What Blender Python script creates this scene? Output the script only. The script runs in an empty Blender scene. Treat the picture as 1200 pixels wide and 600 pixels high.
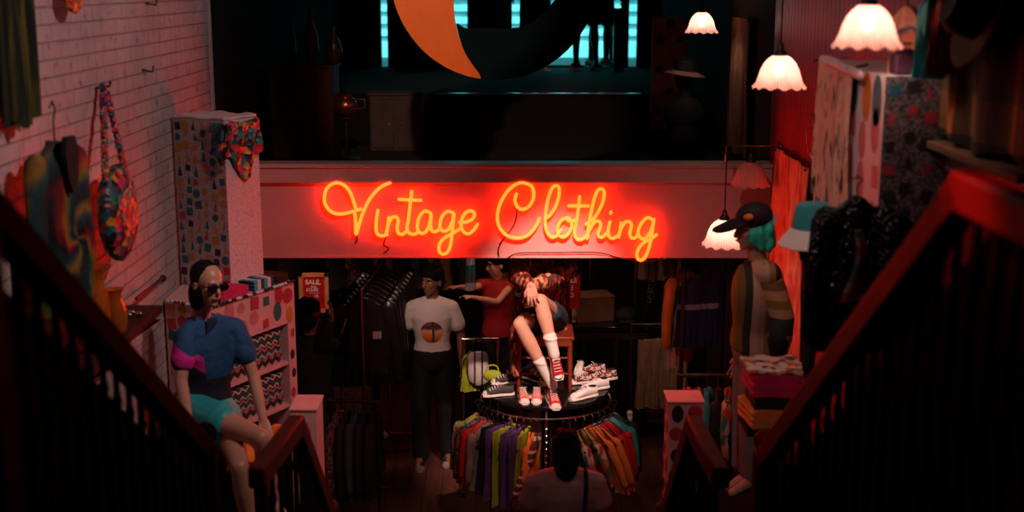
import bpy, bmesh, math, random
from math import sin, cos, pi, radians, atan2, sqrt, tan
from mathutils import Vector, Matrix, noise

# ------------------------------------------------------------------ camera, world, light
random.seed(7)
S = bpy.context.scene
COL = S.collection
F = 1500.0                      # focal length in pixels of the 1200 wide frame
TILT = radians(12)
EYE = 4.0                       # eye height over the lower shop floor (metres)

cam_d = bpy.data.cameras.new('camera')
cam = bpy.data.objects.new('camera', cam_d)
COL.objects.link(cam)
cam.location = (0, 0, EYE)
cam.rotation_euler = (radians(90) - TILT, 0, 0)
cam_d.sensor_width = 36
cam_d.lens = 36 * F / 1200
cam_d.clip_start = 0.05
cam_d.dof.use_dof = True
cam_d.dof.focus_distance = 8.9
cam_d.dof.aperture_fstop = 1.5
S.camera = cam

S.view_settings.view_transform = 'Standard'
S.view_settings.look = 'None'
S.view_settings.gamma = 1
S.view_settings.exposure = 0.0
try: S.view_settings.use_curve_mapping = False
except Exception: pass

W = bpy.data.worlds.new('daylight'); S.world = W
W.use_nodes = True
W.node_tree.nodes['Background'].inputs[0].default_value = (0.10, 0.62, 0.70, 1)
W.node_tree.nodes['Background'].inputs[1].default_value = 0.12


def light(kind, loc, aim, col, power, size=0.5, cone=None, blend=0.6):
    d = bpy.data.lights.new('light', kind)
    d.color = col; d.energy = power
    if kind == 'AREA': d.shape = 'DISK'; d.size = size
    if kind in ('SPOT', 'POINT'): d.shadow_soft_size = size
    if kind == 'SPOT': d.spot_size = radians(cone); d.spot_blend = blend
    o = bpy.data.objects.new('unseen_light', d); COL.objects.link(o)  # unseen lights added to brighten parts of the shop, no fixtures; also the sun
    o.location = loc
    if aim is not None:
        o.rotation_euler = (Vector(aim) - Vector(loc)).to_track_quat('-Z', 'Y').to_euler()
    return o

WARM = (1.0, 0.66, 0.56)
L_WALL = light('SPOT', (1.2, 4.6, 5.6), (-2.0, 6.3, 3.0), (1.0, 0.72, 0.68), 235, 0.05, 75, 0.9)
L_TABLE = light('SPOT', (0.55, 5.6, 5.0), (0.22, 9.0, 1.25), (1.0, 0.66, 0.54), 1250, 0.05, 17, 0.7)
L_MAN = light('SPOT', (-0.85, 8.95, 2.40), (-0.66, 10.3, 1.05), (1.0, 0.62, 0.52), 36, 0.06, 50, 0.8)
L_SALE = light('SPOT', (-1.35, 9.9, 2.42), (-1.68, 10.9, 1.5), (1.0, 0.6, 0.5), 40, 0.05, 40, 0.8)
L_BACK = light('SPOT', (0.25, 9.75, 2.40), (0.2, 10.8, 1.5), (1.0, 0.55, 0.42), 14, 0.08, 80, 0.9)
L_CORD = light('SPOT', (1.2, 9.5, 2.40), (1.35, 10.6, 0.9), (1.0, 0.62, 0.48), 26, 0.06, 60, 0.9)
L_RACK = light('SPOT', (0.4, 5.4, 4.9), (0.25, 8.5, 0.7), (1.0, 0.66, 0.54), 130, 0.06, 24, 0.9)
L_RED = light('SPOT', (-0.35, 4.6, 4.5), (1.05, 2.86, 3.5), (1.0, 0.02, 0.01), 600, 0.06, 7, 0.9)  # red spot added to light the right rail corner, no fixture
L_SEAT = light('SPOT', (-0.1, 5.0, 4.6), (-1.55, 7.0, 1.9), (1.0, 0.66, 0.58), 62, 0.06, 32, 0.9)
L_RIGHT = light('SPOT', (-0.6, 3.8, 5.4), (1.4, 6.6, 2.6), (1.0, 0.64, 0.56), 100, 0.08, 50, 0.9)
L_SUN = light('SUN', (0, 20, 12), (0, 26, 5), (0.16, 0.80, 0.86), 7.0)
L_MOON = light('SPOT', (-0.6, 4.4, 5.7), (-0.45, 8.15, 4.1), (1.0, 0.62, 0.45), 420, 0.05, 22, 0.5)  # spot added to brighten the orange crescent, no fixture
L_DOWN = light('AREA', (0.0, 10.9, 2.42), (0.0, 10.9, 0), (1.0, 0.45, 0.30), 4.5, 0.5)


def P(px, py, Y):
    """World point that the photograph shows at (px, py), at distance Y from the eye."""
    u = (px - 600) / F; v = (py - 300) / F
    dy = cos(TILT) - v * sin(TILT); dz = -sin(TILT) - v * cos(TILT)
    s = Y / dy
    return Vector((u * s, Y, EYE + dz * s))


def PXW(px, py, X):
    u = (px - 600) / F; v = (py - 300) / F
    s = X / u
    return Vector((X, (cos(TILT) - v * sin(TILT)) * s, EYE + (-sin(TILT) - v * cos(TILT)) * s))

# ------------------------------------------------------------------ materials
class Mt:
    def __init__(s, name, rough=0.7, metal=0.0, spec=0.4):
        s.m = bpy.data.materials.new(name); s.m.use_nodes = True
        s.t = s.m.node_tree; s.t.nodes.clear()
        s.out = s.t.nodes.new('ShaderNodeOutputMaterial')
        s.b = s.t.nodes.new('ShaderNodeBsdfPrincipled')
        s.t.links.new(s.b.outputs[0], s.out.inputs[0])
        s.b.inputs['Roughness'].default_value = rough
        s.b.inputs['Metallic'].default_value = metal
        s.b.inputs['Specular IOR Level'].default_value = spec
        s._xyz = None
    def n(s, ty, **k):
        x = s.t.nodes.new(ty)
        for a, b in k.items(): setattr(x, a, b)
        return x
    def put(s, inp, v):
        if hasattr(v, 'is_output'): s.t.links.new(v, inp)
        elif isinstance(v, (tuple, list)) and len(v) == 3 and inp.type == 'RGBA': inp.default_value = (*v, 1)
        else: inp.default_value = v
    def math(s, op, a, b=0.0):
        x = s.n('ShaderNodeMath', operation=op)
        s.put(x.inputs[0], a); s.put(x.inputs[1], b)
        return x.outputs[0]
    def co(s):
        if not s._xyz:
            tc = s.n('ShaderNodeTexCoord'); s.tc = tc.outputs['Object']
            sp = s.n('ShaderNodeSeparateXYZ'); s.t.links.new(s.tc, sp.inputs[0])
            s._xyz = sp.outputs
        return s._xyz
    def comb(s, x, y, z):
        c = s.n('ShaderNodeCombineXYZ')
        for i, v in enumerate((x, y, z)): s.put(c.inputs[i], v)
        return c.outputs[0]
    def noise(s, scale, detail=3, vec=None, out=0, dist=0.0):
        s.co(); x = s.n('ShaderNodeTexNoise')
        x.inputs['Scale'].default_value = scale; x.inputs['Detail'].default_value = detail
        x.inputs['Distortion'].default_value = dist
        s.t.links.new(vec or s.tc, x.inputs['Vector'])
        return x.outputs[out]
    def vor(s, scale, vec=None, feature='F1'):
        s.co(); x = s.n('ShaderNodeTexVoronoi'); x.feature = feature
        x.inputs['Scale'].default_value = scale
        s.t.links.new(vec or s.tc, x.inputs['Vector'])
        return x
    def ramp(s, fac, stops, const=False):
        r = s.n('ShaderNodeValToRGB'); e = r.color_ramp.elements
        r.color_ramp.interpolation = 'CONSTANT' if const else 'LINEAR'
        while len(e) > 1: e.remove(e[-1])
        for i, (p, c) in enumerate(stops):
            q = e[0] if i == 0 else e.new(p)
            q.position = p; q.color = (*c, 1)
        s.put(r.inputs[0], fac)
        return r.outputs[0]
    def mix(s, f, a, b, mode='MIX'):
        x = s.n('ShaderNodeMix', data_type='RGBA', blend_type=mode)
        s.put(x.inputs[0], f); s.put(x.inputs[6], a); s.put(x.inputs[7], b)
        return x.outputs[2]
    def color(s, c): s.put(s.b.inputs['Base Color'], c); return s
    def bump(s, h, strength=0.4, dist=0.01):
        x = s.n('ShaderNodeBump'); x.inputs['Strength'].default_value = strength
        x.inputs['Distance'].default_value = dist
        s.put(x.inputs['Height'], h); s.t.links.new(x.outputs[0], s.b.inputs['Normal'])
        return s


def plain(name, c, rough=0.7, metal=0.0, spec=0.4, var=0.18, scale=9, bump=0.15):
    m = Mt(name, rough, metal, spec)
    nz = m.noise(scale, 4)
    d = tuple(x * (1 - var) for x in c); l = tuple(min(1, x * (1 + var)) for x in c)
    m.color(m.ramp(nz, [(0.3, d), (0.7, l)]))
    if bump: m.bump(m.noise(scale * 6, 3), bump, 0.004)
    return m.m


def glow(name, c, strength):
    m = Mt(name)
    m.color(tuple(min(1, x) for x in c)); m.b.inputs['Emission Color'].default_value = (*c, 1)
    m.b.inputs['Emission Strength'].default_value = strength
    return m.m


def stripes(name, axis, freq, cols, wob=0.0, wscale=3, rough=0.85, off=0.0):
    m = Mt(name, rough); x = m.co()
    f = m.math('MULTIPLY', x[axis], freq)
    if wob: f = m.math('ADD', f, m.math('MULTIPLY', m.noise(wscale), wob))
    f = m.math('FRACT', m.math('ADD', f, 50.0 + off))
    n = len(cols)
    m.color(m.ramp(f, [(i / n, c) for i, c in enumerate(cols)], True))
    m.bump(m.noise(120, 2), 0.2, 0.002)
    return m.m


def speckle(name, cols, scale, rough=0.7, metal=0.0, flat=(1, 1, 1), bump=0.0):
    m = Mt(name, rough, metal); m.co()
    x = m.co()
    v = m.vor(scale, m.comb(m.math('MULTIPLY', x[0], flat[0]), m.math('MULTIPLY', x[1], flat[1]), m.math('MULTIPLY', x[2], flat[2])))
    sp = m.n('ShaderNodeSeparateColor'); m.t.links.new(v.outputs['Color'], sp.inputs[0])
    n = len(cols)
    m.color(m.ramp(sp.outputs[0], [(i / n, c) for i, c in enumerate(cols)], True))
    if bump: m.bump(v.outputs['Distance'], bump, 0.01)
    return m.m


def tiedye(name, cx, cz, freq, stops, twist=0.3, nz=0.5, nscale=7, axis=(0, 2)):
    m = Mt(name, 0.85); x = m.co()
    dx = m.math('SUBTRACT', x[axis[0]], cx); dz = m.math('SUBTRACT', x[axis[1]], cz)
    r = m.math('SQRT', m.math('ADD', m.math('MULTIPLY', dx, dx), m.math('MULTIPLY', dz, dz)))
    a = m.math('MULTIPLY', m.math('ARCTAN2', dz, dx), twist)
    f = m.math('ADD', m.math('MULTIPLY', r, freq), a)
    f = m.math('ADD', f, m.math('MULTIPLY', m.noise(nscale, 5), nz))
    f = m.math('FRACT', m.math('ADD', f, 20.0))
    m.color(m.ramp(f, stops))
    m.bump(m.noise(60, 3), 0.3, 0.004)
    return m.m


def streaks(name, stops, sx=8, sz=1.2, scale=2.2, rough=0.85, axis=0):
    m = Mt(name, rough); x = m.co()
    v = m.comb(m.math('MULTIPLY', x[axis], sx), 0.0, m.math('MULTIPLY', x[2], sz))
    m.color(m.ramp(m.noise(scale, 6, v, 0, 0.4), stops))
    m.bump(m.noise(50, 3), 0.2, 0.004)
    return m.m


def brick():
    m = Mt('painted_brick', 0.45, 0, 0.5); x = m.co()
    v = m.comb(x[1], x[2], 0.0)
    b = m.n('ShaderNodeTexBrick'); m.t.links.new(v, b.inputs['Vector'])
    b.inputs['Scale'].default_value = 1.0
    b.inputs['Brick Width'].default_value = 0.23; b.inputs['Row Height'].default_value = 0.075
    b.inputs['Mortar Size'].default_value = 0.006; b.inputs['Mortar Smooth'].default_value = 0.7
    b.inputs['Color1'].default_value = (1, 1, 1, 1); b.inputs['Color2'].default_value = (0.8, 0.8, 0.8, 1)
    b.inputs['Mortar'].default_value = (0, 0, 0, 1)
    base = m.ramp(m.noise(2.5, 5), [(0.3, (0.36, 0.27, 0.27)), (0.7, (0.52, 0.40, 0.40))])
    sc = m.ramp(m.noise(16, 6), [(0.60, (1, 1, 1)), (0.70, (0.45, 0.36, 0.36))])
    base = m.mix(1.0, base, sc, 'MULTIPLY')
    line = m.mix(0.35, base, (0.30, 0.22, 0.22))
    m.color(m.mix(b.outputs['Fac'], base, line))
    h = m.math('SUBTRACT', m.math('MULTIPLY', m.noise(14, 6), 0.9), b.outputs['Fac'])
    m.bump(h, 0.8, 0.014)
    return m.m


def beadboard():
    m = Mt('red_beadboard', 0.4, 0, 0.5); x = m.co()
    f = m.math('ABSOLUTE', m.math('SUBTRACT', m.math('FRACT', m.math('MULTIPLY', x[1], 11.0)), 0.5))
    g = m.ramp(f, [(0.0, (0, 0, 0)), (0.09, (1, 1, 1))])
    m.color(m.mix(g, (0.05, 0.002, 0.002), m.ramp(m.noise(3, 4), [(0.3, (0.30, 0.010, 0.012)), (0.7, (0.42, 0.016, 0.016))])))
    m.bump(g, 0.9, 0.012)
    return m.m


def planks(name, c, axis=0, freq=7.0, rough=0.45):
    m = Mt(name, rough, 0, 0.5); x = m.co()
    cell = m.math('FLOOR', m.math('MULTIPLY', x[axis], freq))
    f = m.math('FRACT', m.math('MULTIPLY', x[axis], freq))
    gap = m.ramp(f, [(0.0, (0.25, 0.25, 0.25)), (0.05, (1, 1, 1)), (0.96, (1, 1, 1)), (1.0, (0.3, 0.3, 0.3))])
    v = m.comb(m.math('MULTIPLY', x[0], 14 if axis == 0 else 1.2), m.math('MULTIPLY', x[1], 1.2 if axis == 0 else 14), cell)
    g = m.ramp(m.noise(1.6, 6, v), [(0.3, tuple(k * 0.6 for k in c)), (0.7, tuple(k * 1.25 for k in c))])
    m.color(m.mix(1.0, g, gap, 'MULTIPLY'))
    m.bump(gap, 0.3, 0.004)
    return m.m


def plaid(name):
    m = Mt(name, 0.9); x = m.co()
    ax = m.ramp(m.math('FRACT', m.math('ADD', m.math('MULTIPLY', x[1], 1.9), 20.2)), [(0, (0.06, 0.035, 0.025)), (0.22, (0.16, 0.10, 0.06)), (0.45, (0.05, 0.03, 0.02)), (0.62, (0.34, 0.14, 0.03)), (0.72, (0.10, 0.06, 0.04))], True)
    az = m.ramp(m.math('FRACT', m.math('ADD', m.math('MULTIPLY', x[2], 1.5), 20.45)), [(0, (0.5, 0.45, 0.4)), (0.42, (0.2, 0.18, 0.16)), (0.5, (1.4, 0.9, 0.5)), (0.72, (0.7, 0.55, 0.45))], True)
    m.color(m.mix(1.0, ax, az, 'MULTIPLY')); m.bump(m.noise(120, 2), 0.2, 0.003)
    return m.m


def zigzag(name, cols, freq=9.0, zf=16.0, amp=0.05, axis=0):
    m = Mt(name, 0.95); x = m.co()
    t = m.math('ABSOLUTE', m.math('SUBTRACT', m.math('FRACT', m.math('MULTIPLY', x[axis], zf)), 0.5))
    f = m.math('FRACT', m.math('ADD', m.math('MULTIPLY', m.math('ADD', x[2], m.math('MULTIPLY', t, amp)), freq), 30.0))
    n = len(cols)
    m.color(m.ramp(f, [(i / n, c) for i, c in enumerate(cols)], True)); m.bump(m.noise(150, 2), 0.4, 0.004)
    return m.m


def glassy(name, c, rough=0.15, emis=0.0, trans=0.6):
    m = Mt(name, rough, 0, 0.6); m.color(c)
    m.b.inputs['Transmission Weight'].default_value = trans
    if emis:
        m.b.inputs['Emission Color'].default_value = (*c, 1); m.b.inputs['Emission Strength'].default_value = emis
    return m.m


def lampglass(name, lit):
    m = Mt(name, 0.35, 0, 0.5); x = m.co()
    ang = m.math('ARCTAN2', x[1], x[0])
    rib = m.math('ABSOLUTE', m.math('SINE', m.math('MULTIPLY', ang, 24.0)))
    m.color(m.mix(rib, (0.80, 0.62, 0.58), (0.95, 0.80, 0.76)))
    m.bump(rib, 0.5, 0.004)
    tr = m.n('ShaderNodeBsdfTranslucent'); m.put(tr.inputs[0], m.mix(rib, (0.70, 0.42, 0.37), (0.95, 0.66, 0.60)))
    mx = m.n('ShaderNodeMixShader'); mx.inputs[0].default_value = 0.62
    m.t.links.new(m.b.outputs[0], mx.inputs[1]); m.t.links.new(tr.outputs[0], mx.inputs[2])
    tp = m.n('ShaderNodeBsdfTransparent'); tp.inputs[0].default_value = (1.0, 0.86, 0.82, 1); m2 = m.n('ShaderNodeMixShader'); m2.inputs[0].default_value = 0.16
    m.t.links.new(mx.outputs[0], m2.inputs[1]); m.t.links.new(tp.outputs[0], m2.inputs[2])
    m.t.links.new(m2.outputs[0], m.out.inputs[0])
    return m.m

MAT = dict(
    brick=brick(), bead=beadboard(), plaid=plaid('brown_plaid'),
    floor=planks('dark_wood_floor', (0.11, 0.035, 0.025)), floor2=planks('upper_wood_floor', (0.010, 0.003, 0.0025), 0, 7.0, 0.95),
    beam=plain('cream_paint', (0.60, 0.35, 0.34), 0.5, var=0.08, scale=3), cap=plain('cream_gloss_paint', (0.54, 0.37, 0.35), 0.4, var=0.06, scale=3),
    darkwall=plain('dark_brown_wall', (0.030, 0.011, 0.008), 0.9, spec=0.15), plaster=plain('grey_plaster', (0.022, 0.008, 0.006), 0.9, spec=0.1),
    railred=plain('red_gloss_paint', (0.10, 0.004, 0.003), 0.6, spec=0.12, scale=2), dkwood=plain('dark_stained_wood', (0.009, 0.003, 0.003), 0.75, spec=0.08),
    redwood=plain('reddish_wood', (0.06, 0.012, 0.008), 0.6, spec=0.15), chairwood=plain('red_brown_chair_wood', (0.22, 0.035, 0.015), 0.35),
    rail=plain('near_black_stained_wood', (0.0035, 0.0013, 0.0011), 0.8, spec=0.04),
    black=plain('black_fabric', (0.010, 0.008, 0.009), 0.8), blackgloss=plain('black_gloss', (0.008, 0.007, 0.008), 0.12, spec=0.6, bump=0),
    chrome=plain('chrome', (0.65, 0.55, 0.52), 0.22, 1.0, bump=0), iron=plain('dark_iron', (0.05, 0.04, 0.04), 0.4, 0.7),
    white=plain('white_cotton', (0.78, 0.70, 0.66), 0.85, var=0.06), sole=plain('white_rubber', (0.78, 0.68, 0.64), 0.5, var=0.05),
    skin=plain('fair_skin', (0.72, 0.36, 0.25), 0.5, var=0.06, scale=5, bump=0.05), brownskin=plain('brown_skin', (0.24, 0.09, 0.05), 0.5, var=0.06, bump=0.05),
    manskin=plain('mannequin_skin', (0.50, 0.25, 0.17), 0.35, var=0.05, bump=0), hair=plain('black_hair', (0.005, 0.004, 0.004), 0.8, spec=0.15, scale=30, bump=0.6),
    tealhair=plain('teal_hair', (0.02, 0.50, 0.38), 0.4, scale=26, bump=0.7, var=0.4), teal=plain('teal_cotton', (0.02, 0.26, 0.28), 0.7),
    navy=plain('navy_cotton', (0.012, 0.012, 0.05), 0.8), denim=plain('dark_denim', (0.03, 0.05, 0.07), 0.85, scale=20, var=0.5),
    red=plain('red_cotton', (0.42, 0.012, 0.012), 0.75), magenta=plain('magenta_cotton', (0.55, 0.015, 0.09), 0.75), orange=plain('orange_cotton', (0.75, 0.20, 0.03), 0.75),
    lime=plain('lime_cotton', (0.34, 0.38, 0.02), 0.75), purple=plain('purple_cotton', (0.11, 0.05, 0.17), 0.75), tan=plain('tan_corduroy', (0.30, 0.17, 0.10), 0.85, scale=14),
    olive=plain('olive_cotton', (0.10, 0.09, 0.03), 0.8), grey=plain('grey_cord', (0.24, 0.15, 0.14), 0.85), mauve=plain('mauve_jersey', (0.34, 0.19, 0.19), 0.85, var=0.08),
    leather=plain('black_leather', (0.014, 0.011, 0.011), 0.25, spec=0.6, scale=18, bump=0.5), coat=plain('brown_wool', (0.16, 0.07, 0.035), 0.9),
    pinkpaper=plain('pink_paper', (0.62, 0.32, 0.32), 0.6, var=0.06), whitepaper=plain('white_paper', (0.66, 0.50, 0.50), 0.6, var=0.06), darkpaper=plain('dark_paper', (0.06, 0.055, 0.065), 0.7),
    p_teal=plain('ink_teal', (0.015, 0.10, 0.13), 0.6, bump=0), p_red=plain('ink_red', (0.40, 0.03, 0.05), 0.6, bump=0), p_orange=plain('ink_ochre', (0.48, 0.17, 0.03), 0.6, bump=0),
    p_black=plain('ink_black', (0.02, 0.015, 0.02), 0.6, bump=0), p_green=plain('ink_green', (0.02, 0.10, 0.06), 0.6, bump=0), p_pink=plain('ink_rose', (0.50, 0.14, 0.15), 0.6, bump=0),
    sequin=speckle('rainbow_sequins', [(0.6, 0.02, 0.02), (0.02, 0.02, 0.03), (0.7, 0.22, 0.03), (0.01, 0.16, 0.14), (0.02, 0.02, 0.02), (0.35, 0.02, 0.10), (0.03, 0.05, 0.2), (0.5, 0.06, 0.02)], 55, 0.4, 0.0, bump=0.8),
    sequin2=speckle('big_rainbow_sequins', [(0.6, 0.02, 0.02), (0.01, 0.02, 0.02), (0.7, 0.22, 0.03), (0.01, 0.20, 0.14), (0.02, 0.02, 0.03), (0.5, 0.02, 0.12), (0.02, 0.10, 0.15), (0.02, 0.02, 0.02)], 30, 0.42, 0.0, bump=0.8),
    blacksequin=speckle('black_sequins', [(0.006, 0.006, 0.006), (0.02, 0.018, 0.02), (0.01, 0.01, 0.01), (0.05, 0.045, 0.045)], 60, 0.25, 0.5, bump=0.9),
    terrazzo=speckle('terrazzo_paper', [(0.46, 0.33, 0.34), (0.50, 0.37, 0.37), (0.40, 0.28, 0.30), (0.15, 0.12, 0.13), (0.48, 0.35, 0.35), (0.44, 0.31, 0.32)], 230, 0.6),
    darkterrazzo=speckle('dark_terrazzo_paper', [(0.16, 0.12, 0.13), (0.22, 0.16, 0.16), (0.02, 0.02, 0.02), (0.05, 0.04, 0.045), (0.12, 0.08, 0.085)], 130, 0.7),
    patterned=speckle('red_brown_paisley', [(0.30, 0.04, 0.02), (0.05, 0.02, 0.015), (0.55, 0.14, 0.05), (0.16, 0.02, 0.015), (0.60, 0.28, 0.14), (0.10, 0.02, 0.015)], 34, 0.5, flat=(1.8, 1, 0.7), bump=0.3),
    zebra=speckle('zebra_print', [(0.75, 0.6, 0.56), (0.10, 0.015, 0.012), (0.7, 0.55, 0.5), (0.03, 0.01, 0.01), (0.3, 0.04, 0.03)], 48, 0.6, flat=(0.6, 1, 2.2)),
    knit_a=zigzag('teal_zigzag_knit', [(0.01, 0.05, 0.06), (0.45, 0.30, 0.28), (0.02, 0.13, 0.13), (0.02, 0.015, 0.02), (0.5, 0.12, 0.10)], 14),
    knit_b=zigzag('dark_zigzag_knit', [(0.02, 0.015, 0.02), (0.55, 0.42, 0.38), (0.02, 0.015, 0.02), (0.02, 0.09, 0.09)], 20),
    knit_c=zigzag('pink_stripe_knit', [(0.5, 0.25, 0.24), (0.02, 0.02, 0.02), (0.35, 0.10, 0.09)], 10),
    stripeknit=stripes('olive_cream_orange_stripe_knit', 2, 3.1, [(0.52, 0.26, 0.15), (0.20, 0.10, 0.03), (0.42, 0.15, 0.03), (0.02, 0.03, 0.03), (0.03, 0.035, 0.02), (0.50, 0.30, 0.20), (0.30, 0.16, 0.02)], 0.12, off=0.2),
    greystripe=stripes('brown_white_stripe_cotton', 2, 17, [(0.10, 0.04, 0.035), (0.10, 0.04, 0.035), (0.62, 0.42, 0.36)], 0.5, 2),
    tiedress=tiedye('pale_tie_dye', 0.0, -0.5, 2.4, [(0, (0.66, 0.34, 0.24)), (0.3, (0.72, 0.40, 0.30)), (0.42, (0.10, 0.07, 0.08)), (0.48, (0.70, 0.36, 0.22)), (0.75, (0.72, 0.30, 0.16)), (0.86, (0.05, 0.10, 0.16)), (0.92, (0.70, 0.42, 0.34)), (1, (0.66, 0.34, 0.24))], 0.2, 1.1, 5),
    palestreak=streaks('pale_streaked_tie_dye', [(0.36, (0.02, 0.02, 0.03)), (0.42, (0.30, 0.16, 0.13)), (0.46, (0.66, 0.36, 0.27)), (0.60, (0.74, 0.40, 0.30)), (0.62, (0.66, 0.24, 0.10)), (0.68, (0.60, 0.30, 0.2)), (0.72, (0.04, 0.10, 0.18))], 7, 1.8, 3.2, axis=1),
    redstreak=streaks('red_orange_streaked_dye', [(0.30, (0.10, 0.01, 0.03)), (0.42, (0.45, 0.06, 0.03)), (0.55, (0.60, 0.18, 0.09)), (0.70, (0.60, 0.30, 0.20)), (0.8, (0.22, 0.03, 0.08))], 6, 1.6, 2.6, axis=1),
    greenvelvet=streaks('green_yellow_streaked_velvet', [(0.40, (0.003, 0.005, 0.002)), (0.52, (0.012, 0.018, 0.004)), (0.64, (0.11, 0.085, 0.008)), (0.75, (0.01, 0.02, 0.005))], 22, 1.0, 1.5, axis=1),
    rainbow=tiedye('rainbow_tie_dye', 0.06, -0.42, 2.2, [(0, (0.01, 0.01, 0.02)), (0.16, (0.008, 0.03, 0.05)), (0.26, (0.09, 0.14, 0.01)), (0.36, (0.36, 0.08, 0.005)), (0.46, (0.20, 0.003, 0.01)), (0.60, (0.008, 0.004, 0.01)), (0.76, (0.01, 0.06, 0.06)), (0.86, (0.28, 0.14, 0.01)), (1, (0.01, 0.01, 0.02))], 0.32, 0.5, 6, axis=(0, 2)),
    tropical=speckle('tropical_print', [(0.5, 0.30, 0.22), (0.02, 0.16, 0.17), (0.30, 0.26, 0.05), (0.6, 0.40, 0.33), (0.4, 0.05, 0.03), (0.05, 0.10, 0.05)], 26, 0.8, flat=(1, 1, 0.5)),
    floral=speckle('small_floral_print', [(0.03, 0.015, 0.02), (0.20, 0.10, 0.08), (0.03, 0.02, 0.02), (0.10, 0.06, 0.06), (0.22, 0.03, 0.02)], 45, 0.8),
    greywash=plain('grey_washed_cotton', (0.22, 0.16, 0.14), 0.85, var=0.5, scale=12),
    neon=None, bulb=glow('bulb_glow', (1.0, 0.80, 0.70), 60), shade=lampglass('frosted_lamp_glass', True),
    signred=plain('sign_red', (0.50, 0.006, 0.006), 0.5, bump=0), signtext=plain('sign_white', (0.85, 0.72, 0.70), 0.5, bump=0), signframe=plain('sign_frame_wood', (0.60, 0.22, 0.08), 0.5),
    moonorange=plain('orange_paint', (0.72, 0.13, 0.004), 0.5, var=0.04, bump=0), moonblue=plain('midnight_teal_paint', (0.003, 0.010, 0.012), 0.9, spec=0.03, bump=0),
    amber=glassy('amber_glass', (0.80, 0.28, 0.04), 0.08, 0.0, 0.7), clearglass=glassy('clear_glass', (0.9, 0.95, 0.95), 0.02, 0, 1.0),
    concrete=plain('pale_paving', (0.62, 0.70, 0.70), 0.8), render=plain('pale_facade', (0.75, 0.85, 0.85), 0.8),
)
nm = Mt('neon_tube_glow'); nm.color((1, 0.3, 0.1))
nm.b.inputs['Emission Color'].default_value = (1.0, 0.018, 0.0015, 1); nm.b.inputs['Emission Strength'].default_value = 25
MAT['neon'] = nm.m

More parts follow.
